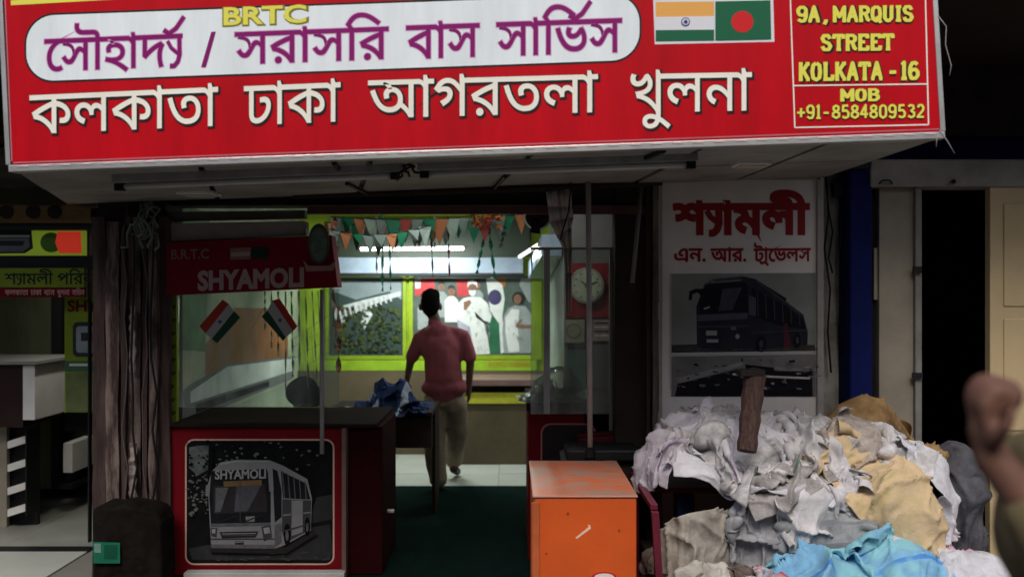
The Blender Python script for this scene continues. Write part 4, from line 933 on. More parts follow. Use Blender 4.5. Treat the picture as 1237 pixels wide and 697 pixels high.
leg = boxo('slab_support', (X(690, 5.4), 5.25, -0.02), (X(760, 5.4), 5.45, Z(553.4, 5.3)), deepdark, None, 0.01); tag(leg, 'dark brown support under the black slab behind the orange box', 'support')
gd = thing('glass_door', (X(700, 5.62), 5.62, 0), 'clear glass door leaf standing open right of the entrance, the clock showing through', 'door')
boxo('pane', P(641, 500, 5.62), P(738, 302, 5.63), glass('door_glass', (0.85, 0.9, 0.88), 0.2, dirt_haze=0.16), gd)
boxo('top_rail', P(641, 301.8, 5.61), P(740, 299, 5.64), mat('rail_grey', (0.25, 0.25, 0.24), 0.4, 0.2), gd)
boxo('edge_strip', P(736.5, 520, 5.60), P(740, 302.2, 5.64), mat('edge_grey', (0.2, 0.19, 0.185), 0.4, 0.2), gd)
boxo('edge_strip', P(657, 500, 5.60), P(664, 302.2, 5.64), mat('edge_pale', (0.30, 0.31, 0.30), 0.4, 0.2), gd)
ck = thing('wall_clock', P(710, 345, 6.57), 'round pale clock on a red square board behind the glass door', 'clock')
boxo('board', P(683, 384, 6.58), P(737, 318, 6.595), mat('clock_red', (0.26, 0.012, 0.02), 0.45, 0.2), ck, 0.003)
MB().prism([P(x, y, 6.54) for x, y in circle(709, 345, 21, 22, 32)], (0, .04, 0)).build('case', mat('clock_case', (0.35, 0.3, 0.27), 0.4, 0.1), ck, 0.004)
MB().prism([P(x, y, 6.536) for x, y in circle(709, 345, 18, 19, 32)], (0, .004, 0)).build('dial', mat('clock_dial', (0.5, 0.5, 0.38), 0.5, 0.1), ck)
for k in range(12):
    a = k * math.pi / 6; x, y = 709 + 15 * math.sin(a), 345 - 15.8 * math.cos(a)
    MB().box(P(x - .7, y + .9, 6.534), P(x + .7, y - .9, 6.536)).build('hour_mark', inkdark, ck)
def hand(ang, ln, wd):
    a = Vector((math.sin(ang), -math.cos(ang))); n = Vector((-a.y, a.x)) * wd
    c = Vector((709, 345)); q = [c - a * 3 - n, c - a * 3 + n, c + a * ln + n * .5, c + a * ln - n * .5]
    MB().prism([P(p.x, p.y, 6.531) for p in q], (0, .002, 0)).build('clock_hand', inkdark, ck)
hand(-0.9, 9, 1.0); hand(1.2, 13, .7)
nt_ = thing('wall_notice', P(705, 410, 6.59), 'cream paper notice with a round stamp under the clock board', 'notice')
boxo('paper', P(683, 414, 6.585), P(706, 386, 6.595), mat('notice_cream', (0.36, 0.32, 0.24), 0.6, 0.2), nt_)
mb = MB(); ring_faces(mb, [P(x, y, 6.583) for x, y in circle(693, 400, 9, 9, 20)], [P(x, y, 6.583) for x, y in circle(693, 400, 7.8, 7.8, 20)]); mb.build('stamp', mat('stamp_grey', (0.12, 0.11, 0.1), 0.6, 0), nt_)
n2 = thing('wall_notice', P(725, 400, 6.59), 'pale striped notice right of the round stamped one under the clock', 'notice')
boxo('paper', P(716, 412, 6.585), P(737, 386, 6.595), mat('notice_pink', (0.38, 0.28, 0.27), 0.6, 0.2), n2)
for k in range(4): MB().box(P(718, 391 + 5 * k, 6.5835), P(735, 389.5 + 5 * k, 6.585)).build('text_line', whitep if k % 2 else inkdark, n2)
n3 = thing('wall_notice', P(697, 450, 6.59), 'tall green notice sheet below the stamped cream notice', 'notice')
boxo('paper', P(685, 480, 6.585), P(708, 418, 6.595), mat('notice_green', (0.06, 0.15, 0.12), 0.5, 0.4, 5), n3)
boxo('heading', P(685.5, 422, 6.582), P(707.5, 418, 6.585), blackm, n3)
lpole = thing('light_pole', (X(710, 5.2), 5.2, -0.02), 'slim pale grey pole standing in front of the glass door', 'pole')
MB().tube([P(710.5, 212, 5.2), P(713, 540, 5.2)], 0.0155, 12).build('shaft', mat('pale_grey_pole', (0.42, 0.41, 0.39), 0.5, 0.25, 4), lpole, smooth=True)
MB().tube([P(713, 541, 5.2), P(713, 552, 5.2)], 0.03, 12).build('foot', blackm, lpole)
ws = thing('hanging_sheet', P(675, 215, 5.25), 'greyish white plastic strip hanging from the canopy beside the pale pole', 'sheet')
mb = MB(); n = 16; L = []; R = []
lft = [(657, 213), (659, 230), (662, 250), (664, 268), (672, 285), (680, 300), (683, 330), (684, 380)]
rgt = [(690, 213), (690.5, 230), (691, 250), (693, 262), (690, 275), (691, 300), (690, 330), (690, 380)]
for i in range(len(lft)):
    L = P(*lft[i], 5.28 + .01 * (i % 2)); 
for i in range(len(lft) - 1):
    for j in range(6):
        def pt(ii, jj):
            a = P(*lft[ii], 5.28); b_ = P(*rgt[ii], 5.28); q = a.lerp(b_, jj / 6); q.y += .012 * math.sin(jj * 2.2 + ii * .7); return q
        mb.face([pt(i, j), pt(i + 1, j), pt(i + 1, j + 1), pt(i, j + 1)])
o = mb.build('strip', mat('sheet_grey', (0.42, 0.39, 0.37), 0.5, 0.25, 5), ws, smooth=True); sm = o.modifiers.new('s', 'SOLIDIFY'); sm.thickness = .002
MB().tube([P(689, 192, 5.2), P(689, 230, 5.2), P(687, 255, 5.2), P(680, 278, 5.2), P(677, 290, 5.2)], 0.005, 6).build('wire', blackm, ws, smooth=True)
tl_ = thing('leaning_tube', P(765, 345, 5.4), 'spare grey fluorescent tube leaning upright in the dark corner by the pier', 'tube')
MB().tube([P(775, 222, 5.4), P(764, 342, 5.38)], 0.0135, 10).build('tube', mat('spare_tube', (0.17, 0.16, 0.155), 0.35, 0.2), tl_, smooth=True)
MB().tube([P(764, 342, 5.38), P(763.4, 350, 5.38)], 0.015, 10).build('end_cap', blackm, tl_)
dp = thing('door_frame', (X(788, 5.4), 5.4, -.02), 'dirty brown timber frame between the dark pier and the white bus poster', 'door frame')
plank('jamb', 781, 786, 0, .04, 5.42, darkwood, .004, top=215, bot=690, par=dp)
plank('jamb', 789, 796, 0, .04, 5.40, mat('grimy_beige', (0.13, 0.11, 0.095), 0.8, 0.5, 5, stretch=(4, 4, .8), col2=(0.04, 0.03, 0.028)), .003, top=215, bot=690, par=dp)

# ------------------------------------------------------------------ white bus poster
wb = thing('bus_poster', P(893, 560, 5.4), 'tall off white poster panel with red Bengali title over a dark coach photo', 'poster')
boxo('panel', P(798, 640, 5.42), P(988, 216, 5.44), offw, wb)
fr = mat('poster_frame', (0.30, 0.28, 0.26), 0.5, 0.25, 6)
boxo('frame', P(795, 640, 5.40), P(798.6, 214, 5.445), fr, wb); boxo('frame', P(987.6, 640, 5.40), P(992, 214, 5.445), fr, wb); boxo('frame', P(798.7, 217, 5.40), P(987.5, 213.6, 5.445), fr, wb)
pred = mat('poster_red', (0.25, 0.008, 0.012), 0.5, 0.05)
text('lettering', ['শ', 'YA', 'ামলী'], 815, 976, 248, 282, -0.002, 5.418, pred, wb, off=0.045)
for it, x0, x1 in ((['এন.'], 815, 852), (['আর.'], 859, 901), (['টা', 'RAPH', 'েভলস'], 911, 979)):
    text('lettering', it, x0, x1, 301, 316, -0.012, 5.418, pred, wb, off=0.03)
def c4(x, y): return (780 + x * .387, 200 + y * .387)
def C4(l): return [c4(*p) for p in l]
dk1 = mat('coach_dark', (0.022, 0.022, 0.034), 0.3, 0.3, 8); dk2 = mat('coach_window', (0.008, 0.008, 0.012), 0.3, 0); tl2 = mat('photo_backdrop', (0.21, 0.225, 0.205), 0.4, 0.25, 3)
lay = [(tl2, C4([(78, 338), (530, 335), (530, 582), (80, 585)])), (mat('photo_ground', (0.04, 0.04, 0.035), 0.4, 0.3), C4([(80, 560), (300, 552), (528, 560), (528, 582), (80, 585)])),
  (dk1, C4([(160, 560), (158, 440), (185, 368), (215, 352), (300, 345), (345, 355), (390, 385), (440, 425), (492, 465), (506, 520), (505, 560), (330, 578), (180, 572)])),
  (dk2, C4([(188, 375), (310, 362), (318, 380), (318, 455), (170, 462), (166, 430)])), (dk2, C4([(330, 380), (440, 440), (490, 480), (500, 510), (420, 500), (334, 470)])),
  (mat('coach_sheen', (0.07, 0.075, 0.10), 0.3, 0.2), C4([(160, 466), (318, 460), (318, 478), (160, 486)])), (mat('coach_sheen', ()), C4([(322, 405), (344, 412), (344, 470), (322, 465)])),
  (mat('coach_red', (0.08, 0.02, 0.03), 0.3, 0.2), C4([(428, 500), (440, 490), (455, 565), (432, 568)])), (dk2, C4([(134, 420), (136, 392), (158, 384), (185, 390), (188, 404), (160, 396), (146, 402), (144, 420)])), (dk2, C4([(150, 386), (190, 384), (190, 430), (176, 430), (170, 404)])),
  (mat('coach_light', (0.28, 0.26, 0.25), 0.3, 0), C4([(230, 440), (256, 438), (252, 450), (232, 453)])), (mat('coach_light', ()), C4([(188, 515), (222, 515), (222, 530), (188, 530)])), (mat('coach_light', ()), C4([(190, 542), (226, 542), (226, 552), (190, 552)])), (mat('coach_light', ()), C4(circle(286, 533, 7, 8, 10))), (mat('coach_light', ()), C4([(180, 445), (200, 438), (200, 444), (182, 450)])),
  (dk2, C4([(380, 378), (440, 415), (436, 424), (395, 396)])), (mat('photo_band', (0.40, 0.39, 0.37), 0.4, 0.1), C4([(78, 584), (530, 578), (530, 588), (78, 594)])), (mat('photo_band', ()), C4([(76, 336), (80, 336), (80, 700), (76, 700)]))]
lay += [(mat('photo2_sky', (0.16, 0.155, 0.15), 0.4, 0.3, 4), C4([(80, 596), (530, 590), (530, 720), (80, 720)])), (mat('photo2_roof', (0.24, 0.23, 0.22), 0.4, 0.2), C4([(90, 665), (300, 612), (305, 622), (110, 680)])), (dk2, C4([(100, 680), (300, 632), (330, 640), (330, 720), (90, 720)])), (dk2, C4([(310, 620), (400, 630), (520, 640), (520, 720), (320, 720)])), (mat('photo2_roof', ()), C4([(400, 628), (510, 634), (510, 642), (400, 640)])), (dk2, C4([(298, 600), (303, 600), (303, 612), (298, 612)]))]
sh1 = mat('coach_edge', (0.05, 0.05, 0.07), 0.4, 0.3, 20); sh2 = mat('coach_glint', (0.13, 0.13, 0.15), 0.4, 0.3, 20)
for k in range(6): lay.append((sh1, C4([(346 + k * 26, 388 + k * 13), (349 + k * 26, 390 + k * 13), (352 + k * 26, 470 + k * 6), (349 + k * 26, 470 + k * 6)])))
lay += [(sh2, C4([(186, 368), (215, 353), (300, 346), (300, 349), (216, 357), (190, 371)])), (sh1, C4([(345, 357), (440, 427), (492, 467), (490, 472), (436, 432), (343, 362)])), (sh1, C4([(162, 500), (320, 498), (320, 503), (162, 506)])), (sh2, C4([(200, 362), (300, 354), (300, 360), (202, 368)])), (sh1, C4([(240, 385), (300, 380), (270, 450), (225, 455)])),
   (dk2, C4(circle(360, 556, 16, 26, 14))), (sh1, C4(circle(360, 556, 7, 12, 12))), (dk2, C4(circle(472, 545, 11, 24, 14))), (sh1, C4(circle(472, 545, 5, 11, 12))), (sh1, C4([(330, 520), (505, 512), (505, 515), (330, 524)])), (sh2, C4([(264, 505), (278, 500), (282, 512), (266, 514)]))]
for k in range(50):
    x = rr.uniform(84, 526); lay.append((mat('photo_ground2', (0.075, 0.072, 0.065), 0.5, 0.3), C4([(x, rr.uniform(566, 580)), (x + rr.uniform(4, 22), 572), (x + 6, 576)])))
for k in range(60):
    x, y = rr.uniform(84, 526), rr.uniform(600, 700); lay.append(([dk2, sh1, sh2, mat('photo2_roof', ())][k % 4], C4([(x, y), (x + rr.uniform(4, 26), y + rr.uniform(-3, 3)), (x + rr.uniform(4, 20), y + rr.uniform(3, 9)), (x + 1, y + 5)])))
printed('coach_photo', lay, fp(5.419), wb, 0.0002)
# cables down the grey strip
cc = thing('wall_cables', P(1004, 260, 5.5), 'loose black cables running down the stained strip between poster and blue pillar', 'cable')
for k, pts in enumerate((((998, 214), (1001, 260), (996, 300), (1003, 350), (1000, 400), (1004, 450)), ((1012, 205), (1016, 215), (1013, 235), (1016, 260), (1014, 330), (1017, 430)), ((1000, 250), (1006, 280), (1001, 312), (1006, 330)))):
    MB().tube([P(x, y, 5.49) for x, y in pts], .006, 5).build('cable', blackm, cc, smooth=True)
MB().box(P(1008, 238, 5.47), P(1016, 222, 5.53)).build('junction_box', blackm, cc, 0.004)
MB().box(P(1014, 204, 5.33), P(1046, 196, 5.38)).build('bracket', blackm, cc, 0.004)

# ------------------------------------------------------------------ doorway on the right
dw = thing('side_doorway', (X(1150, 5.4), 5.4, -.02), 'black open doorway on the right with beige surround and a tan door leaf', 'doorway')
boxo('lintel', (X(1049, 5.38), 5.34, Z(226, 5.36)), (4.2, 5.55, Z(193, 5.36)), mat('lintel_grey', (0.30, 0.275, 0.25), 0.8, 0.35, 3, bump=0.2, bscale=20), dw, 0.008)
boxo('side_panel', (X(1062, 5.4), 5.40, -.02), (X(1104, 5.4), 5.56, Z(226.5, 5.4)), creamp, dw, 0.006)
boxo('door_jamb', (X(1105, 5.38), 5.37, -.02), (X(1113, 5.38), 5.6, Z(226.5, 5.38)), mat('jamb_grey', (0.19, 0.18, 0.165), 0.6, 0.3), dw, 0.004)
boxo('gap_strip', (X(1054.5, 5.4), 5.45, -.02), (X(1061, 5.4), 5.54, Z(226.5, 5.4)), blackm, dw)
boxo('pale_strip', P(1056, 362, 5.42), P(1058.5, 300, 5.44), creamp, dw)
boxo('hinge', P(1103, 457, 5.35), P(1113, 450, 5.369), blackm, dw); boxo('hinge', P(1104, 330, 5.35), P(1112, 322, 5.369), blackm, dw)
MB().tube([P(1062, 222, 5.33), P(1066, 218, 5.31), P(1074, 218, 5.31), P(1078, 222, 5.33)], .006, 6).build('hook', blackm, dw)
MB().tube([P(1152, 219.5, 5.30), P(1152, 219.5, 5.36)], .014, 8).build('bolt', blackm, dw)
boxo('door_leaf', P(1196, 700, 5.36), P(1300, 227, 5.42), tanp, dw, 0.004)
for (a, b_) in ((246, 370), (385, 520), (535, 690)):
    boxo('door_panel', P(1213, b_, 5.352), P(1290, a, 5.362), tanp, dw, 0.004)
boxo('inner_wall', (X(1105, 5.6), 5.8, -.02), (X(1108, 5.6), 7.5, 2.6), mat('doorway_shade_black', (0.004, 0.004, 0.004), 1.0, 0, spec=0.0), dw)  # the doorway's shade is put into this near-black colour
boxo('inner_floor', (X(1108, 5.6), 5.3, -.011), (5.5, 7.5, -.003), mat('doorway_shade_black', ()), dw)
boxo('inner_wall', (X(1105, 5.6), 7.5, -.02), (5.5, 7.6, 2.6), mat('doorway_shade_black', (0.004, 0.004, 0.004), 1.0, 0, spec=0.0), dw)

# ------------------------------------------------------------------ orange box
ob = thing('orange_box', (X(706, 4.75), 4.75, -.12), 'bright orange painted metal box with scuffed top standing on the pavement', 'box')
zt = Z(598, 4.3)
hexc = [P(645, 598, 4.3), P(770, 592, 4.3)]
fx0, fx1 = X(644, 4.3), X(769, 4.3)
MB().box((fx0 + .004, 4.3, -.115), (fx1, 5.16, zt - .012)).build('body', orange, ob, 0.008)
MB().box((fx0 - .004, 4.292, zt - .011), (fx1 + .006, 5.17, zt)).build('lid', orangew, ob, 0.005)
MB().box((fx0 - .003, 4.288, -.1), (fx0 + .03, 4.2995, zt - .03)).build('edge_flange', mat('orange_edge', (0.50, 0.12, 0.04), 0.5, 0.3), ob, 0.003)
MB().box((fx0 - .008, 4.3, -.1), (fx0 + .003, 4.33, zt - .04)).build('side_flange', mat('orange_edge', ()), ob, 0.002)
printed('scratch', [(mat('scratch_pale', (0.8, 0.5, 0.36), 0.6, 0), [(695, 649), (711, 636), (710, 633), (713, 634), (714, 638), (697, 650.5)]), (mat('spot_dark', (0.3, 0.05, 0.01), 0.6, 0), circle(686, 620, 2, 2, 8)), (mat('spot_dark', ()), circle(660, 668, 1.5, 1.2, 8)), (mat('spot_dark', ()), circle(748, 640, 1.2, 1.6, 8))], fp(4.299), ob)
bt = thing('round_badge', P(729, 694, 4.29), 'pale badge with a red rim at the bottom of the orange box front', 'badge')
MB().prism([P(x, y, 4.29) for x, y in circle(730, 697, 15, 6, 20)], (0, .009, 0)).build('rim', mat('badge_red', (0.4, 0.02, 0.02), 0.5, 0), bt)
MB().prism([P(x, y, 4.287) for x, y in circle(730, 697, 12, 4.5, 20)], (0, .003, 0)).build('face', whitep, bt)

# ------------------------------------------------------------------ cloth: small position based solver
class Cores:
    def __init__(self): self.e = []
    def add(self, c, r): self.e.append((np.array(c, float), np.array(r, float))); return self
    def push(self, p, prev, th, mu):
        for c, r in self.e:
            rr_ = r + th; q = (p - c) / rr_; d = np.sqrt((q * q).sum(1)); m = d < 1
            if m.any():
                dd = np.maximum(d[m], 1e-4)[:, None]
                n = q[m] / rr_; n /= np.maximum(np.linalg.norm(n, axis=1), 1e-6)[:, None]
                tgt = c + q[m] / dd * rr_
                # move outwards mostly along the surface normal
                p[m] += ((tgt - p[m]) * n).sum(1)[:, None] * n
                prev[m] = prev[m] * (1 - mu) + p[m] * mu
        return p
def cloth(size, res, center, tilt, comp, cores, seed, steps=90, th=0.0, rough=0.05, floor=None, rz=0.0, iters=9, back=None, grav=9.8, lump=1.0):
    rs = np.random.RandomState(seed)
    nx = int(size[0] / res) + 1; ny = int(size[1] / res) + 1
    u, v = np.meshgrid(np.linspace(-.5, .5, nx), np.linspace(-.5, .5, ny), indexing='ij')
    def smooth_noise(k, amp):
        g = rs.randn(k, k * ny // max(nx, 1) + 2)
        xi = (u + .5) * (k - 1.001); yi = (v + .5) * (g.shape[1] - 1.001); a = xi.astype(int); b_ = yi.astype(int); fx = xi - a; fy = yi - b_
        fx = fx * fx * (3 - 2 * fx); fy = fy * fy * (3 - 2 * fy)
        return amp * (g[a, b_] * (1 - fx) * (1 - fy) + g[a + 1, b_] * fx * (1 - fy) + g[a, b_ + 1] * (1 - fx) * fy + g[a + 1, b_ + 1] * fx * fy)
    ex = smooth_noise(4, .05) * size[0]; ey = smooth_noise(4, .05) * size[1]
    x = u * size[0] * comp[0] + ex * comp[0]; y = v * size[1] * comp[1] + ey * comp[1]
    z = smooth_noise(9, rough) + smooth_noise(18, rough * .5) + smooth_noise(5, rough * .8)
    ct_, st_ = math.cos(tilt), math.sin(tilt); cz, sz = math.cos(rz), math.sin(rz)
    x2 = x * cz - y * sz; y2 = x * sz + y * cz
    p = np.stack([x2, y2 * ct_ - z * st_, y2 * st_ + z * ct_], -1) + np.array(center)
    p = p.reshape(nx, ny, 3).copy(); prev = p.copy()
    dx = size[0] / (nx - 1); dy = size[1] / (ny - 1); dg = math.hypot(dx, dy)
    S = []
    for par in (0, 1):
        S.append(((slice(par, nx - 1, 2), slice(None)), (slice(par + 1, nx, 2), slice(None)), dx, 1.0))
        S.append(((slice(None), slice(par, ny - 1, 2)), (slice(None), slice(par + 1, ny, 2)), dy, 1.0))
    for par in (0, 1):
        S.append(((slice(par, nx - 1, 2), slice(0, ny - 1)), (slice(par + 1, nx, 2), slice(1, ny)), dg, .6))
        S.append(((slice(par, nx - 1, 2), slice(1, ny)), (slice(par + 1, nx, 2), slice(0, ny - 1)), dg, .6))
    # light bending resistance
    B_ = [((slice(0, nx - 2), slice(None)), (slice(2, nx), slice(None)), 2 * dx, .08), ((slice(None), slice(0, ny - 2)), (slice(None), slice(2, ny)), 2 * dy, .08)]
    G = np.array([0, 0, -grav / 3600.0])
    for s in range(steps):
        vel = (p - prev) * 0.96; prev = p.copy(); p = p + np.clip(vel, -.03, .03) + G
        for it in range(iters):
            for A, Bq, L, k in S + B_:
                a = p[A]; b_ = p[Bq]
                n0 = min(a.shape[0], b_.shape[0]); n1 = min(a.shape[1], b_.shape[1]); a = a[:n0, :n1]; b_ = b_[:n0, :n1]
                dlt = b_ - a; L_ = np.sqrt((dlt * dlt).sum(-1, keepdims=True)) + 1e-9
                c = dlt * ((L_ - L) / L_ * .5 * k)
                p[A][:n0, :n1] += c; p[Bq][:n0, :n1] -= c
            if it % 4 == 3 or it == iters - 1:
                f = p.reshape(-1, 3); pf = prev.reshape(-1, 3)
                cores.push(f, pf, th, 0.75)
                if floor is not None:
                    m = f[:, 2] < floor; f[m, 2] = floor; pf[m] = pf[m] * .4 + f[m] * .6
                if back is not None:
                    m = f[:, 1] > back; f[m, 1] = back
    return p
def vnoise(x, y, seed):
    rs = np.random.RandomState(seed); T = rs.rand(64, 64) * 2 - 1
    xi = np.floor(x).astype(int); yi = np.floor(y).astype(int); fx = x - xi; fy = y - yi
    fx = fx * fx * fx * (fx * (fx * 6 - 15) + 10); fy = fy * fy * fy * (fy * (fy * 6 - 15) + 10)
    g = lambda i, j: T[i % 64, j % 64]
    return g(xi, yi) * (1 - fx) * (1 - fy) + g(xi + 1, yi) * fx * (1 - fy) + g(xi, yi + 1) * (1 - fx) * fy + g(xi + 1, yi + 1) * fx * fy
def up2(p):
    nx, ny = p.shape[:2]
    a = np.empty((2 * nx - 1, ny, 3)); a[::2] = p
    q = np.pad(p, ((1, 1), (0, 0), (0, 0)), 'edge'); a[1::2] = (9 * (q[1:-2] + q[2:-1]) - (q[:-3] + q[3:])) / 16
    p = a; nx, ny = p.shape[:2]
    b = np.empty((nx, 2 * ny - 1, 3)); b[:, ::2] = p
    q = np.pad(p, ((0, 0), (1, 1), (0, 0)), 'edge'); b[:, 1::2] = (9 * (q[:, 1:-2] + q[:, 2:-1]) - (q[:, :-3] + q[:, 3:])) / 16
    return b
def crumple(p, size, seed, amp=1.0):
    """sharp creases pressed into a settled sheet, laid out in the cloth's own coordinates"""
    nx, ny = p.shape[:2]; rs = np.random.RandomState(seed + 900)
    u, v = np.meshgrid(np.linspace(0, size[0], nx), np.linspace(0, size[1], ny), indexing='ij')
    wx = u + .05 * vnoise(u * 6, v * 6, seed + 1) + .008 * vnoise(u * 21, v * 21, seed + 5); wy = v + .05 * vnoise(u * 6, v * 6, seed + 2) + .008 * vnoise(u * 21, v * 21, seed + 6)
    h = np.zeros_like(u)
    for k, (wl, am, st) in enumerate(((.30, .034, 5.0), (.17, .030, 7.0), (.12, .021, 8.0), (.075, .012, 7.0), (.045, .005, 6.0))):
        th = rs.uniform(0, math.pi); c, s_ = math.cos(th), math.sin(th)
        a = (wx * c + wy * s_) / wl; b = (-wx * s_ + wy * c) / (wl * st)
        n_ = vnoise(a + 7 * k, b, seed + 10 + k)
        mask = np.clip(.55 + .9 * vnoise(u * 5 + k, v * 5, seed + 40 + k), .1, 1.2)
        h += am * 1.2 * (np.exp(-np.abs(n_) * 7.5) * 1.6 - .42) * mask
    du = np.gradient(p, axis=0); dv = np.gradient(p, axis=1); n = np.cross(du, dv); n /= np.linalg.norm(n, axis=-1, keepdims=True) + 1e-9
    for _ in range(3):
        n[1:-1, 1:-1] = (n[1:-1, 1:-1] + n[:-2, 1:-1] + n[2:, 1:-1] + n[1:-1, :-2] + n[1:-1, 2:]) / 5
    return p + n * (h * amp)[..., None]
def lumps(cores, seed, n, box, r=(.05, .13)):
    rs = np.random.RandomState(seed)
    for _ in range(n):
        c = [rs.uniform(*box[0]), rs.uniform(*box[1]), rs.uniform(*box[2])]
        cores.add(c, (rs.uniform(*r), rs.uniform(*r), rs.uniform(r[0] * .6, r[1] * .7)))
    return cores
def cloth_obj(name, p, m, parent=None, thick=0.0025, sub=1, origin=None):
    nx, ny = p.shape[:2]
    idx = np.arange(nx * ny).reshape(nx, ny)
    F = np.stack([idx[:-1, :-1], idx[1:, :-1], idx[1:, 1:], idx[:-1, 1:]], -1).reshape(-1, 4)
    org = Vector(origin) if origin is not None else Vector((0, 0, 0))
    off = Vector((0, 0, 0)); q = parent
    while q is not None: off += q.location; q = q.parent
    V = p.reshape(-1, 3) - np.array(off + (org - off if origin is not None else Vector((0, 0, 0))))
    me = bpy.data.meshes.new(name); me.from_pydata(V.tolist(), [], F.tolist()); me.materials.append(m)
    uv = me.uv_layers.new(name='UVMap')
    uu = np.stack(np.meshgrid(np.linspace(0, 1, nx), np.linspace(0, 1, ny), indexing='ij'), -1).reshape(-1, 2)
    uv.data.foreach_set('uv', uu[F.reshape(-1)].reshape(-1))
    me.polygons.foreach_set('use_smooth', [True] * len(me.polygons)); me.update()
    o = bpy.data.objects.new(name, me); COL.objects.link(o)
    if parent is not None: o.parent = parent
    if origin is not None: o.location = org - off
    if False: s = o.modifiers.new('sub', 'SUBSURF'); s.levels = sub; s.render_levels = sub
    s = o.modifiers.new('s', 'SOLIDIFY'); s.thickness = thick
    return o
def sackmat(name, col, stripe=None, col2=None, rough=0.5, dirt=0.5, seed=0.0, patches=None):
    dirt = min(.75, dirt + .15)
    m = bpy.data.materials.new(name); m.use_nodes = True; nt = m.node_tree; b = nt.nodes['Principled BSDF']
    b.inputs['Roughness'].default_value = .8; b.inputs['Specular IOR Level'].default_value = .15
    tc = nt.nodes.new('ShaderNodeTexCoord')
    n = nt.nodes.new('ShaderNodeTexNoise'); n.inputs['Scale'].default_value = 9; n.inputs['Detail'].default_value = 8; n.inputs['Roughness'].default_value = .7
    mp = nt.nodes.new('ShaderNodeMapping'); mp.inputs['Location'].default_value = (seed, seed * 2, 0)
    nt.links.new(tc.outputs['Object'], mp.inputs[0]); nt.links.new(mp.outputs[0], n.inputs['Vector'])
    r = nt.nodes.new('ShaderNodeValToRGB'); r.color_ramp.elements[0].position = .3; r.color_ramp.elements[1].position = .62
    c2 = col2 or tuple(c * (1 - dirt) for c in col)
    r.color_ramp.elements[0].color = (*c2, 1); r.color_ramp.elements[1].color = (*col, 1)
    nt.links.new(n.outputs['Fac'], r.inputs[0]); last = r.outputs[0]
    for (c3, axis, lo, hi) in (stripe or []):
        sx = nt.nodes.new('ShaderNodeSeparateXYZ'); nt.links.new(tc.outputs['UV'], sx.inputs[0])
        g1 = nt.nodes.new('ShaderNodeMath'); g1.operation = 'GREATER_THAN'; g1.inputs[1].default_value = lo
        g2 = nt.nodes.new('ShaderNodeMath'); g2.operation = 'LESS_THAN'; g2.inputs[1].default_value = hi
        ml = nt.nodes.new('ShaderNodeMath'); ml.operation = 'MULTIPLY'
        nt.links.new(sx.outputs[axis], g1.inputs[0]); nt.links.new(sx.outputs[axis], g2.inputs[0]); nt.links.new(g1.outputs[0], ml.inputs[0]); nt.links.new(g2.outputs[0], ml.inputs[1])
        mx = nt.nodes.new('ShaderNodeMix'); mx.data_type = 'RGBA'; mx.inputs['B'].default_value = (*c3, 1)
        nt.links.new(ml.outputs[0], mx.inputs['Factor']); nt.links.new(last, mx.inputs['A']); last = mx.outputs['Result']
    if patches:
        n3 = nt.nodes.new('ShaderNodeTexNoise'); n3.inputs['Scale'].default_value = 3.2; nt.links.new(mp.outputs[0], n3.inputs['Vector'])
        r3 = nt.nodes.new('ShaderNodeValToRGB'); r3.color_ramp.elements[0].position = .55; r3.color_ramp.elements[1].position = .6; nt.links.new(n3.outputs['Fac'], r3.inputs[0])
        mx = nt.nodes.new('ShaderNodeMix'); mx.data_type = 'RGBA'; mx.inputs['B'].default_value = (*patches, 1)
        nt.links.new(r3.outputs[0], mx.inputs['Factor']); nt.links.new(last, mx.inputs['A']); last = mx.outputs['Result']
    nt.links.new(last, b.inputs['Base Color'])
    n2 = nt.nodes.new('ShaderNodeTexNoise'); n2.inputs['Scale'].default_value = 16; n2.inputs['Detail'].default_value = 3; n2.inputs['Distortion'].default_value = 2.5
    nt.links.new(mp.outputs[0], n2.inputs['Vector'])
    bp = nt.nodes.new('ShaderNodeBump'); bp.inputs['Strength'].default_value = .3; bp.inputs['Distance'].default_value = .012
    nt.links.new(n2.outputs['Fac'], bp.inputs['Height']); nt.links.new(bp.outputs[0], b.inputs['Normal'])
    return m

# ------------------------------------------------------------------ table and the heap of sacks
tb = thing('sack_table', (1.35, 4.85, -.115), 'maroon iron table frame carrying the heap of empty sacks', 'table')
ztab = 0.62
mar = mat('maroon_iron', (0.14, 0.018, 0.035), 0.4, 0.35, 8)
lx = X(791, 4.42)
for (x, y, lean) in ((lx, 4.42, .045), (2.12, 4.95, 0), (lx + .02, 5.25, 0), (2.15, 5.25, 0)):
    MB().hexa([(x - .018 + lean, y - .018, -.115), (x + .018 + lean, y - .018, -.115), (x + .018 + lean, y + .018, -.115), (x - .018 + lean, y + .018, -.115), (x - .018, y - .018, ztab), (x + .018, y - .018, ztab), (x + .018, y + .018, ztab), (x - .018, y + .018, ztab)]).build('leg', mar, tb, .003)
boxo('side_rail', (lx - .018, 4.44, ztab + .001), (lx + .018, 5.23, ztab + .03), mar, tb, .004)
boxo('top_frame', (lx + .03, 4.8, ztab + .001), (2.08, 5.27, ztab + .03), mar, tb, .004)
boxo('shelf', (lx + .04, 4.46, .24), (2.13, 5.22, .26), deepdark, tb)
def ph(px, py, Y): return tuple(P(px, py, Y))
heap = Cores()
heap.add((1.40, 4.98, .66), (.72, .46, .09))
heap.add((1.18, 5.02, .84), (.38, .30, .20))
heap.add((0.95, 4.88, .74), (.24, .34, .12))
heap.add((1.72, 5.02, .84), (.36, .30, .15))
heap.add((2.05, 4.95, .72), (.26, .34, .13))
heap.add((1.93, 4.66, .56), (.17, .20, .22))
heap.add((.93, 4.62, .56), (.20, .13, .10)); heap.add((1.25, 4.62, .56), (.24, .11, .09))
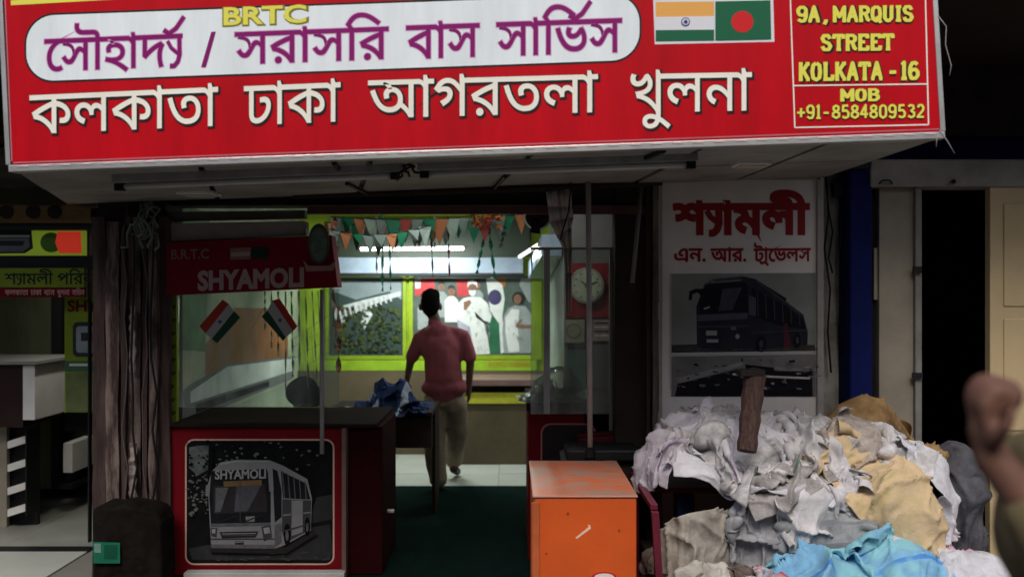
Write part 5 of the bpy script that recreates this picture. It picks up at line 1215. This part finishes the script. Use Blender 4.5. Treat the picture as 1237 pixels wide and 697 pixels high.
lumps(heap, 5, 8, ((.8, 1.4), (4.62, 5.1), (.76, .97)), (.02, .09))
lumps(heap, 6, 8, ((1.4, 2.1), (4.6, 5.1), (.72, .93)), (.02, .09))
low = Cores()
low.add((1.02, 4.75, .24), (.30, .34, .13))
low.add((1.58, 4.68, .52), (.32, .16, .15))
low.add((1.50, 4.36, .20), (.30, .22, .18)); low.add((1.86, 4.40, .28), (.2, .2, .2))
low.add((2.18, 4.47, .18), (.34, .30, .24))
low.add((1.02, 4.52, .12), (.32, .28, .19))
low.add((1.6, 4.75, .05), (.9, .5, .2))
lumps(low, 7, 10, ((.75, 2.45), (4.2, 4.6), (.22, .36)), (.02, .09))
lumps(low, 8, 8, ((1.35, 1.85), (4.5, 4.6), (.5, .58)), (.04, .08))
backs = Cores()
backs.add((2.0, 5.16, .90), (.22, .15, .21)); backs.add((2.48, 5.1, .52), (.12, .16, .34)); backs.add((2.02, 5.0, .78), (.30, .34, .10))
lumps(backs, 9, 10, ((1.85, 2.2), (5.0, 5.2), (.9, 1.08)), (.02, .05))
lumps(backs, 10, 8, ((2.38, 2.6), (4.95, 5.1), (.4, .8)), (.04, .08))
SM = sackmat
w_a = lambda n, s_, d_=.22, c=(0.60, 0.57, 0.60), st=None, **k: SM(n, c, stripe=st, dirt=d_, seed=s_, **k)
specs = [
 # kind, cores, size, center, tilt, compression, turn, material, label, seed, lift, crease strength
 ('sack', backs, (.85, .8), (2.0, 5.1, 1.28), .35, (.7, .7), .3, SM('jute_brown', (0.30, 0.19, 0.085), dirt=.6, col2=(0.12, 0.07, 0.03), seed=3), 'brown jute sack bulging up at the back beside the blue pillar', 11, .0, 1.1),
 ('sack', backs, (.6, .5), (1.80, 5.02, 1.12), .3, (.7, .7), .5, SM('grey_mauve', (0.22, 0.18, 0.19), dirt=.5, seed=4), 'mauve grey cloth slumped left of the brown jute sack', 12, .02, 1),
 ('cloth_bundle', backs, (.5, .9), (2.50, 5.0, 1.0), .5, (.7, .75), 0, SM('charcoal_cloth', (0.10, 0.10, 0.115), dirt=.5, seed=5), 'charcoal grey cloth bundle right of the heap before the black doorway', 13, .0, 1),
 ('sack', low, (.8, .8), (1.08, 4.66, .62), .45, (.74, .72), .1, SM('drab_brown', (0.20, 0.155, 0.135), dirt=.6, seed=6), 'drab brown sack lying under the table on the left', 21, .0, 1.2),
 ('sack', low, (.5, .55), (.88, 4.42, .50), .8, (.7, .7), -.2, w_a('dirty_cream', 7, .35, (0.50, 0.47, 0.42)), 'dirty cream sack hanging low behind the front left table leg', 22, .03, 1),
 ('sack', low, (.55, .5), (1.20, 4.32, .44), .6, (.7, .7), .4, SM('pinkish_white', (0.62, 0.52, 0.55), dirt=.4, seed=8, patches=(0.4, 0.02, 0.04)), 'pinkish white sack with red patches at the very bottom of the heap', 23, .05, 1),
 ('sack', low, (.86, .52), (1.56, 4.58, .86), .7, (.8, .7), 0, SM('silver_grey', (0.36, 0.37, 0.385), stripe=[((0.2, 0.21, 0.23), 1, .30, .36), ((0.2, 0.21, 0.23), 1, .52, .56)], dirt=.4, seed=9), 'silver grey striped sack filling the gap under the white sheets, above the blue one', 24, .0, 1.3),
 ('sack', low, (1.05, .72), (1.64, 4.30, .62), .45, (.74, .70), .12, SM('sky_blue', (0.22, 0.46, 0.68), stripe=[((0.52, 0.66, 0.66), 1, .34, .44), ((0.08, 0.25, 0.6), 1, .6, .63)], dirt=.25, seed=10, patches=(0.24, 0.50, 0.58)), 'sky blue woven sack with a pale stripe at the bottom front', 25, .045, 1.7),
 ('sack', low, (.9, .8), (2.17, 4.40, .62), .5, (.75, .72), -.1, SM('pale_pink_white', (0.60, 0.60, 0.64), stripe=[((0.66, 0.40, 0.50), 1, .78, .9), ((0.6, 0.1, 0.2), 1, .05, .12)], dirt=.2, seed=12), 'pale white sack with pink bands at the bottom right of the heap', 26, .02, 1.4),
 ('sack', heap, (.72, .6), (1.02, 5.02, 1.25), .25, (.72, .72), .5, w_a('old_white_c', 13, .5, (0.50, 0.46, 0.45)), 'grubby white sack heaped at the top left behind the timber post', 31, .0, 1.3),
 ('sack', heap, (.7, .6), (1.36, 5.05, 1.30), .3, (.72, .7), -.4, w_a('old_white_d', 23, .35), 'creased white sack rising to a point right behind the timber post', 38, .01, 1.3),
 ('sack', heap, (.95, .66), (1.78, 4.96, 1.18), .3, (.74, .72), -.15, w_a('old_white_b', 14, .45, (0.64, 0.62, 0.63)), 'white sack crumpled over the top right of the heap, left of the brown jute one', 32, .015, 1.3),
 ('sack', heap, (.66, .52), (.93, 4.84, 1.05), .3, (.75, .72), .25, w_a('old_white_e', 24, .3, (0.55, 0.51, 0.56), [((0.38, 0.30, 0.40), 1, .2, .25)]), 'lilac tinged white sack hanging over the left end of the table', 39, .02, 1.1),
 ('sack', heap, (1.05, .50), (1.26, 4.74, 1.08), .35, (.78, .74), -.08, w_a('old_white_a', 15, .2, (0.62, 0.60, 0.64), [((0.46, 0.38, 0.46), 0, .3, .33), ((0.46, 0.38, 0.46), 0, .36, .38)]), 'broad white sack with faint violet stripes along the front edge of the table', 33, .035, 1.1),
 ('sack', heap, (.55, .5), (1.14, 4.78, 1.12), .3, (.68, .68), .9, w_a('old_white_f', 25, .5, (0.55, 0.53, 0.53)), 'small white sack wrapped round the foot of the timber post', 40, .045, 1.3),
 ('sack', heap, (.66, .6), (1.52, 4.70, 1.14), .5, (.62, .66), .5, w_a('bright_white', 16, .2, (0.60, 0.58, 0.59)), 'bright white sack tightly ruffled at the middle of the heap beside the tan one', 34, .05, 1.5),
 ('sack', heap, (.6, .5), (2.16, 4.85, 1.02), .2, (.72, .72), -.5, w_a('white_small', 17, .25, (0.66, 0.66, 0.70)), 'small white sack draped over the right end of the heap above the charcoal bundle', 35, .03, 1.2),
 ('sack', heap, (.42, .4), (1.88, 4.42, .60), 1.2, (.6, .8), .3, SM('green_net', (0.03, 0.25, 0.18), dirt=.5, seed=18, patches=(0.35, 0.5, 0.5)), 'bright green crumpled sack tucked under the drooping tan sack', 36, .05, 1.3),
 ('sack', heap, (.95, .46), (1.87, 4.60, .96), .55, (.78, .78), -.75, SM('tan_paper', (0.62, 0.46, 0.30), dirt=.2, col2=(0.48, 0.38, 0.19), seed=19), 'large tan yellow sack drooping over the right front of the heap', 37, .065, 1.1),
 ('sack', heap, (.56, .60), (.92, 4.60, .98), .8, (.74, .74), .1, w_a('cream_grey', 29, .4, (0.42, 0.38, 0.33)), 'cream grey sack hanging below the left front edge of the table', 44, .0, 1.2),
 ('sack', heap, (.70, .50), (1.28, 4.60, .96), .8, (.72, .76), -.15, w_a('cool_grey', 30, .4, (0.38, 0.38, 0.40)), 'cool grey sack sagging from the middle of the front edge of the table', 45, .01, 1.3),
 ('sack', heap, (.5, .36), (1.36, 4.66, 1.02), .5, (.66, .72), .3, w_a('dirty_grey', 31, .5, (0.40, 0.37, 0.36), [((0.12, 0.2, 0.14), 1, .4, .46)]), 'dirty grey sack with a dull green line lying across the middle of the heap', 46, .055, 1.3),
 ('sack', heap, (.4, .34), (1.78, 4.86, 1.08), .4, (.66, .7), .8, w_a('warm_grey', 32, .5, (0.46, 0.40, 0.36)), 'small warm grey sack near the top between the white one and the jute one', 47, .055, 1.3),
 ('sack', heap, (.34, .5), (1.66, 4.46, .82), 1.1, (.5, .8), .1, w_a('white_twist', 27, .3), 'twisted white sack end hanging down beside the tan sack', 43, .07, 1.4),
]
import time as _t
t0 = _t.time()
for nm, cr_, sz_, c_, ti, cmp_, rz_, m_, lab, sd, th_, am_ in specs:
    p = cloth(sz_, 0.0165, c_, ti, cmp_, cr_, sd, steps=60, th=th_, rough=.04, floor=-.10, rz=rz_, back=5.33, iters=7)
    p = crumple(up2(p), sz_, sd, am_)
    o = cloth_obj(nm, p, m_, thick=.003, sub=0, origin=tuple(p.reshape(-1, 3).mean(0)))
    tag(o, lab, 'sack' if nm == 'sack' else 'cloth', None)
print('cloth', _t.time() - t0)
bb = boxo('blue_can', (X(818, 4.85), 4.85, .262), (X(840, 4.85), 4.98, Z(596, 4.85)), mat('can_blue', (0.008, 0.025, 0.08), 0.5, 0.2), None, .02); tag(bb, 'dark blue tall can standing on the table shelf in the dark gap', 'can')
tp = thing('timber_post', P(905, 540, 4.56), 'short reddish brown timber post with a dark cap sticking up out of the white sacks', 'post')
wm = mat('post_wood', (0.085, 0.048, 0.038), 0.85, 0.6, 5, col2=(0.035, 0.02, 0.018), stretch=(12, 12, 1.2), bump=1.0, bscale=14)
mb = MB(); n = 10
a = P(902, 545, 4.50); b_ = P(912, 452, 4.62); pts = [a.lerp(b_, i / n) for i in range(n + 1)]
mb.tube(pts, [.048 + .004 * math.sin(i * 2.1) + .0008 * i for i in range(n + 1)], 9); o = mb.build('shaft', wm, tp)
hx([(895, 448), (925, 447), (924, 454), (895, 455)], 4.56, 4.68, 'cap', mat('post_cap', (0.02, 0.015, 0.014), 0.8, 0.3), tp)
MB().tube([P(885, 452, 4.66), P(930, 455, 4.64), P(978, 457, 4.68)], .006, 6).build('iron_rod', mat('grey_rod', (0.2, 0.19, 0.18), 0.5, 0.2), tp)
knot = Cores().add(tuple(P(904, 530, 4.54)), (.055, .055, .07))
# jacket on inner desk
jc = Cores().add(tuple(P(462, 475, 6.75)), (.08, .07, .14)).add(tuple(P(484, 476, 6.75)), (.08, .07, .13)).add((X(472, 6.9), 6.85, Z(500, 6.6) - .28), (.6, .5, .28))
jm = sackmat('denim_blue', (0.035, 0.06, 0.16), stripe=[((0.35, 0.4, 0.5), 0, .2, .3), ((0.35, 0.4, 0.5), 0, .62, .7)], dirt=.4, seed=22)
lumps(jc, 3, 10, ((X(450, 6.7), X(495, 6.7)), (6.68, 6.85), (.85, 1.12)), (.03, .07))
p = crumple(up2(cloth((.72, .62), .016, tuple(P(473, 436, 6.75)), .5, (.65, .7), jc, 41, steps=60, th=.0, rough=.03, floor=Z(498, 6.6) + .005)), (.55, .5), 41, 1.2)
o = cloth_obj('jacket', p, jm, thick=.004, origin=tuple(P(472, 497, 6.75))); tag(o, 'blue and white jacket bundled on the brown inner desk beside the man', 'jacket')
# crumpled clear plastic on the side counter
pc_ = Cores().add(tuple(P(672, 470, 6.0)), (.14, .12, .17))
p = cloth((.6, .6), .016, tuple(P(672, 430, 6.0)), .5, (.7, .7), pc_, 42, steps=60, th=.0, rough=.03, floor=Z(486, 5.72) + .01)
p = crumple(up2(p), (.6, .6), 42, 1.2)
o = cloth_obj('plastic_bag', p, glass('clear_film', (0.88, 0.88, 0.86), 0.22, 0.12), thick=.001, origin=tuple(P(672, 488, 6.0))); tag(o, 'crumpled clear plastic bag on the dark red side counter', 'plastic bag')

# ------------------------------------------------------------------ people
def blob(prims):
    bm = bmesh.new()
    for pr__ in prims:
        if pr__[0] == 'e':
            _, c, r, rot = pr__
            M = Matrix.Translation(c) @ Matrix.Rotation(rot[2], 4, 'Z') @ Matrix.Rotation(rot[1], 4, 'Y') @ Matrix.Rotation(rot[0], 4, 'X') @ Matrix.Diagonal((*r, 1))
            bmesh.ops.create_icosphere(bm, subdivisions=3, radius=1, matrix=M)
        else:
            _, a, ra, b, rb = pr__
            a = Vector(a); b = Vector(b); L = (b - a).length
            q = (b - a).to_track_quat('Z', 'Y').to_matrix().to_4x4()
            bmesh.ops.create_cone(bm, cap_ends=True, segments=14, radius1=ra, radius2=rb, depth=L, matrix=Matrix.Translation((a + b) / 2) @ q)
            for p_, r_ in ((a, ra), (b, rb)): bmesh.ops.create_icosphere(bm, subdivisions=2, radius=r_ * 1.0, matrix=Matrix.Translation(p_))
    return bm
def body(name, prims, m, parent, voxel=.012, sm=6, noise_amp=0.0):
    bm = blob(prims)
    me = bpy.data.meshes.new(name); bm.to_mesh(me); bm.free(); me.materials.append(m)
    o = bpy.data.objects.new(name, me); COL.objects.link(o)
    r = o.modifiers.new('r', 'REMESH'); r.mode = 'VOXEL'; r.voxel_size = voxel; r.use_smooth_shade = True
    s = o.modifiers.new('s', 'SMOOTH'); s.iterations = sm; s.factor = .5
    dg = bpy.context.evaluated_depsgraph_get(); dg.update()
    me2 = bpy.data.meshes.new_from_object(o.evaluated_get(dg)); me2.name = name
    o.modifiers.clear(); o.data = me2
    if noise_amp:
        for v in me2.vertices:
            c = v.co; n_ = noise.noise(Vector((c.x * 9, c.y * 9, c.z * 4))) + .5 * noise.noise(Vector((c.x * 22, c.y * 22, c.z * 12)))
            v.co = c + v.normal * n_ * noise_amp
    me2.polygons.foreach_set('use_smooth', [True] * len(me2.polygons))
    if parent is not None: o.parent = parent
    return o
def cap(a, ra, b, rb): return ('c', Vector(a), ra, Vector(b), rb)
def ell(c, r, rot=(0, 0, 0)): return ('e', Vector(c), r, rot)
def fingers(wr, dirv, side, palm_n, curl, L=.09):
    """palm plus five separate fingers; dirv = direction hand points, side = towards the thumb"""
    d_ = Vector(dirv).normalized(); s_ = Vector(side).normalized(); n_ = Vector(palm_n).normalized(); w_ = Vector(wr)
    out = [cap(w_, .024, w_ + d_ * .045, .026), cap(w_ + d_ * .03 + s_ * .022, .016, w_ + d_ * .085 + s_ * .03, .012), cap(w_ + d_ * .03 - s_ * .02, .015, w_ + d_ * .08 - s_ * .028, .011), cap(w_ + d_ * .03, .018, w_ + d_ * .085, .014)]
    for k, (o_, ln) in enumerate(((.031, .072), (.011, .080), (-.009, .074), (-.029, .058))):
        p0 = w_ + d_ * .088 + s_ * o_; ang = curl * (0.8 + .08 * k); r0 = .0095 - .0006 * k
        for j, f in enumerate((.45, .3, .25)):
            dd = (d_ * math.cos(ang) + n_ * math.sin(ang)).normalized(); p1 = p0 + dd * ln * f
            out.append(cap(p0, r0, p1, r0 * .93)); p0 = p1; r0 *= .93; ang += curl
    t0_ = w_ + d_ * .03 + s_ * .034; t1 = t0_ + (s_ * .7 + d_ * .6 + n_ * .35).normalized() * .035; t2 = t1 + (d_ * .9 + n_ * .5 + s_ * .1).normalized() * .03
    out += [cap(t0_, .013, t1, .0105), cap(t1, .0105, t2, .0085)]
    return out
skin1 = mat('brown_skin', (0.10, 0.05, 0.035), 0.55, 0.15, 12)
hairm = mat('black_hair', (0.006, 0.005, 0.005), 0.95, 0.2, 60, spec=0.04, bump=0.8, bscale=70)
# man inside, seen from behind, mid stride away from the camera
mp_ = thing('person', (X(524, 7.75), 7.75, 0), 'man in maroon shirt and khaki trousers seen from behind inside the office', 'person')
def m(px, py, dy=0): return Vector((X(px, 7.75) - X(524, 7.75), dy, Z(py, 7.75)))
sh = .0
Lsh, Rsh = m(507, 408, 0), m(560, 406, 0)
Le, Re = m(495, 437, .06), m(568, 437, .02)
Lw, Rw = m(489, 462, .16), m(566, 470, -.05 + .1)
pel = m(537, 478); Lh, Rh = m(526, 487), m(548, 487)
Lk, Rk = m(524, 533, -.02), m(551, 528, .14)
La, Ra = m(530, 578, -.05), m(545, 566, .38)
Ra.z = .16; 
prims = [cap(pel, .12, m(536, 440), .115), cap(m(536, 440), .105, m(534, 412), .10), cap(Lsh, .055, Rsh, .055), ell(m(533, 418), (.165, .10, .13)), ell(m(537, 476), (.15, .11, .10)),
  cap(m(529, 398), .052, m(523, 380), .05), ell(m(520, 368, .005), (.073, .095, .11), (0, 0, 0)), ell(m(520, 374, .06), (.055, .05, .07)), cap(m(520, 372, .08), .014, m(520, 376, .105), .012),
  ell(m(507.5, 371), (.014, .024, .036)), ell(m(532.5, 371), (.014, .024, .036)),
  cap(Lsh, .05, Le, .040), cap(Le, .038, Lw, .026), cap(Rsh, .05, Re, .040), cap(Re, .038, Rw, .026),
  cap(Lh, .085, Lk, .058), cap(Lk, .055, La, .038), cap(Rh, .085, Rk, .058), cap(Rk, .055, Ra, .038),
  cap(La, .04, La + Vector((0, -.02, -.05)), .035), cap(La + Vector((0, -.03, -.055)), .034, La + Vector((-.02, .15, -.065)), .028), cap(Ra, .04, Ra + Vector((0, -.04, -.05)), .035), cap(Ra + Vector((0, -.03, -.06)), .034, Ra + Vector((.02, .13, -.12)), .028)]
prims += fingers(Lw, (-.1, .2, -1), (.3, .9, 0), (1, -.2, 0), .35) + fingers(Rw, (0, .2, -1), (-.3, .9, 0), (-1, -.2, 0), .35)
body('body', prims, skin1, mp_, .011, 4)
body('hair', [ell(m(520, 363, -.015), (.086, .108, .104)), ell(m(520, 369, -.045), (.078, .075, .088)), ell(m(515, 357, 0), (.05, .07, .05)), ell(m(526, 356, 0), (.045, .07, .05))], hairm, mp_, .010, 2, .012)
shirt = mat('maroon_shirt', (0.24, 0.060, 0.075), 0.9, 0.25, 5, bump=0.5, bscale=16)
body('shirt', [ell(m(533, 420), (.185, .150, .17)), ell(m(531, 404), (.14, .12, .065)), ell(m(530, 401, -.03), (.11, .09, .08)), cap(m(534, 420), .158, m(536, 458), .16), ell(m(537, 468), (.20, .16, .10)), cap(m(536, 440), .15, m(537, 474), .155), cap(Lsh, .058, Rsh, .058), cap(m(529, 402), .075, m(525, 390), .06), cap(m(527,396),.05,Lsh,.056), cap(m(530,396),.05,Rsh,.056),
   cap(Lsh, .060, Lsh.lerp(Le, .8), .062), cap(Rsh, .060, Rsh.lerp(Re, .8), .062), ell(m(548, 470), (.10, .12, .06)), ell(m(524, 470), (.09, .12, .055))], shirt, mp_, .013, 5, .010)
trou = mat('khaki_trousers', (0.27, 0.205, 0.155), 0.9, 0.3, 5, bump=0.5, bscale=16)
body('trousers', [ell(m(537, 482), (.165, .135, .11)), cap(Lh, .115, Lk, .092), cap(Lk, .092, m(530, 577, -.05), .082), cap(Rh, .115, Rk, .092), cap(Rk, .09, Ra + Vector((0, 0, .01)), .078)], trou, mp_, .014, 5, .009)
shoe = mat('dark_shoe', (0.02, 0.017, 0.015), 0.5, 0.2)
body('shoe', [cap(La + Vector((0, -.03, -.055)), .040, La + Vector((-.02, .16, -.068)), .034)], shoe, mp_, .01, 3)
body('shoe', [cap(Ra + Vector((0, -.03, -.06)), .042, Ra + Vector((.02, .14, -.12)), .034)], shoe, mp_, .01, 3)
# seated person behind the counter
sp = thing('person', (X(365, 6.35), 6.35, 0), 'person with short black hair sitting bent over behind the ticket counter', 'person')
def s(px, py, dy=0): return Vector((X(px, 6.35) - X(365, 6.35), dy, Z(py, 6.35)))
hd = s(366, 478)
ps = [ell(hd, (.085, .10, .11), (.3, 0, 0)), ell(hd + Vector((0, -.05, -.05)), (.055, .05, .06)), cap(hd + Vector((0, -.09, -.03)), .014, hd + Vector((0, -.11, -.045)), .012), ell(hd + Vector((-.085, 0, -.02)), (.012, .02, .03)), ell(hd + Vector((.085, 0, -.02)), (.012, .02, .03)),
  cap(hd + Vector((0, .05, -.09)), .055, hd + Vector((0, .09, -.17)), .06), cap(hd + Vector((-.17, .1, -.20)), .055, hd + Vector((.17, .1, -.20)), .055), ell(hd + Vector((0, .12, -.36)), (.18, .12, .2)), ell(hd + Vector((0, .14, -.6)), (.17, .14, .14)),
  cap(hd + Vector((-.18, .1, -.25)), .045, hd + Vector((-.22, .02, -.46)), .038), cap(hd + Vector((-.22, .02, -.46)), .036, hd + Vector((-.10, -.16, -.40)), .026), cap(hd + Vector((.18, .1, -.25)), .045, hd + Vector((.22, .02, -.46)), .038), cap(hd + Vector((.22, .02, -.46)), .036, hd + Vector((.10, -.16, -.40)), .026),
  cap(hd + Vector((-.08, .12, -.62)), .08, hd + Vector((-.1, -.2, -.62)), .055), cap(hd + Vector((.08, .12, -.62)), .08, hd + Vector((.1, -.2, -.62)), .055), cap(hd + Vector((-.1, -.2, -.62)), .052, hd + Vector((-.1, -.16, -.98)), .035), cap(hd + Vector((.1, -.2, -.62)), .052, hd + Vector((.1, -.16, -.98)), .035)]
ps += fingers(hd + Vector((-.10, -.16, -.40)), (.6, -.8, 0), (.8, .4, .2), (0, 0, -1), .25) + fingers(hd + Vector((.10, -.16, -.40)), (-.6, -.8, 0), (-.8, .4, .2), (0, 0, -1), .25)
body('body', ps, skin1, sp, .012, 4)
body('hair', [ell(hd + Vector((0, -.005, .03)), (.115, .125, .10), (.3, 0, 0)), ell(hd + Vector((.05, .03, -.01)), (.08, .09, .09))], hairm, sp, .010, 2, .013)
body('shirt', [cap(hd + Vector((-.17, .1, -.20)), .08, hd + Vector((.17, .1, -.20)), .08), cap(hd + Vector((0, .07, -.08)), .075, hd + Vector((0, .1, -.2)), .10), ell(hd + Vector((0, .12, -.36)), (.20, .15, .2)), ell(hd + Vector((0, .14, -.58)), (.19, .16, .14)), cap(hd + Vector((-.18, .1, -.25)), .062, hd + Vector((-.215, .03, -.42)), .056), cap(hd + Vector((.18, .1, -.25)), .062, hd + Vector((.215, .03, -.42)), .056)], mat('dark_shirt', (0.03, 0.022, 0.02), 0.8, 0.2), sp, .014, 4, .006)
stl = thing('stool', (X(365, 6.35), 6.49, 0), 'dark wooden stool under the seated person behind the counter', 'stool')
boxo('seat', (X(365, 6.35) - .2, 6.32, hd.z - .80), (X(365, 6.35) + .2, 6.7, hd.z - .76), darkwood, stl, .006)
for ax in (-.17, .17):
    for ay in (6.35, 6.66): boxo('leg', (X(365, 6.35) + ax - .02, ay - .02, 0), (X(365, 6.35) + ax + .02, ay + .02, hd.z - .801), darkwood, stl)
# passer-by close to the camera at the right edge
sk2 = mat('reddish_brown_skin', (0.16, 0.078, 0.055), 0.5, 0.15, 15)
bp_ = thing('person', (.98, 1.45, -.12), 'passer-by in an olive shirt at the right edge, out of focus, with a raised hand', 'person')
O = Vector((.98, 1.45, -.12))
def q_(x, y, z): return Vector((x, y, z)) - O
wr = P(1205, 560, 1.28); 
shd = Vector((.84, 1.40, 1.40)); elb = Vector((.80, 1.22, 1.22)); wr = Vector((.672, 1.30, 1.435))
ps = [cap(q_(.98, 1.45, .95), .14, q_(.98, 1.45, 1.25), .13), ell(q_(.98, 1.45, 1.27), (.18, .12, .18)), cap(q_(.83, 1.45, 1.39), .05, q_(1.13, 1.45, 1.39), .05), cap(q_(.98, 1.45, 1.4), .058, q_(.98, 1.44, 1.5), .055),
   ell(q_(.98, 1.43, 1.62), (.078, .10, .12)), ell(q_(.98, 1.37, 1.56), (.055, .05, .06)), cap(q_(.98, 1.335, 1.61), .014, q_(.98, 1.315, 1.585), .013), ell(q_(.90, 1.45, 1.61), (.012, .02, .03)), ell(q_(1.06, 1.45, 1.61), (.012, .02, .03)),
   cap(shd - O, .055, elb - O, .043), cap(elb - O, .042, wr - O, .028), cap(q_(1.13, 1.45, 1.38), .055, q_(1.18, 1.45, 1.1), .042), cap(q_(1.18, 1.45, 1.1), .04, q_(1.17, 1.36, .86), .028),
   ell(q_(.98, 1.45, .92), (.16, .12, .12)), cap(q_(.90, 1.45, .88), .085, q_(.89, 1.44, .45), .06), cap(q_(.89, 1.44, .45), .056, q_(.89, 1.47, -.04), .04), cap(q_(1.06, 1.45, .88), .085, q_(1.07, 1.44, .45), .06), cap(q_(1.07, 1.44, .45), .056, q_(1.07, 1.47, -.04), .04),
   cap(q_(.89, 1.48, -.08), .036, q_(.87, 1.33, -.09), .03), cap(q_(1.07, 1.48, -.08), .036, q_(1.09, 1.33, -.09), .03)]
ps += fingers(wr - O, (-.22, .02, .97), (-.15, -.98, 0), (.93, -.15, .1), 1.25) + fingers(q_(1.17, 1.36, .86), (0, -.1, -1), (-.3, -.9, 0), (-1, 0, 0), .35)
ps.append(ell(wr - O + Vector((-.005, 0, .09)), (.032, .04, .042))); ps.append(ell(wr - O + Vector((.02, 0, .095)), (.028, .036, .03)))
body('body', ps, sk2, bp_, .007, 5)
body('hair', [ell(q_(.98, 1.46, 1.66), (.086, .10, .10))], hairm, bp_, .012, 3, .005)
ol = mat('olive_khaki_shirt', (0.15, 0.115, 0.06), 0.85, 0.25, 6, bump=0.4, bscale=20)
body('shirt', [cap(q_(.98, 1.45, .95), .17, q_(.98, 1.45, 1.25), .16), ell(q_(.98, 1.45, 1.27), (.215, .15, .19)), cap(q_(.83, 1.45, 1.385), .07, q_(1.13, 1.45, 1.385), .07), cap(shd - O, .078, elb - O, .068), cap(elb - O, .066, (elb - O).lerp(wr - O, .6), .048), cap(q_(1.13, 1.45, 1.38), .075, q_(1.17, 1.45, 1.14), .066), ell(q_(.98, 1.45, .92), (.19, .15, .14))], ol, bp_, .013, 5, .007)
body('trousers', [ell(q_(.98, 1.45, .90), (.175, .14, .12)), cap(q_(.90, 1.45, .86), .10, q_(.89, 1.44, .45), .08), cap(q_(.89, 1.44, .45), .08, q_(.89, 1.47, .0), .068), cap(q_(1.06, 1.45, .86), .10, q_(1.07, 1.44, .45), .08), cap(q_(1.07, 1.44, .45), .08, q_(1.07, 1.47, .0), .068)], mat('grey_trousers', (0.06, 0.06, 0.065), 0.85, 0.2), bp_, .014, 4, .006)
for dx_ in (-.09, .09): body('sandal', [cap(q_(.98 + dx_, 1.49, -.082), .042, q_(.98 + dx_ * 1.1, 1.32, -.092), .034)], shoe, bp_, .01, 2)

bp_.location = bp_.location + Vector((.09, .15, 0))

# ------------------------------------------------------------------ far side of the street, behind the camera
op = thing('opposite_building', (0, -7, -.12), 'plastered building across the street with shuttered windows', 'building')
boxo('wall', (-14, -8, -.12), (14, -7, 7.5), mat('street_plaster', (0.30, 0.27, 0.23), 0.9, 0.3, 1.2), op)
for r_ in range(2):
    for k in range(7):
        x = -11 + k * 3.6; z = 1.0 + r_ * 3.2
        f = boxo('window', (x, -7.0, z), (x + 1.4, -6.93, z + 1.6), darkwood, op); boxo('pane', (x + .1, -6.93, z + .1), (x + 1.3, -6.92, z + 1.5), mat('dark_pane', (0.03, 0.035, 0.04), 0.15, 0.1), f)
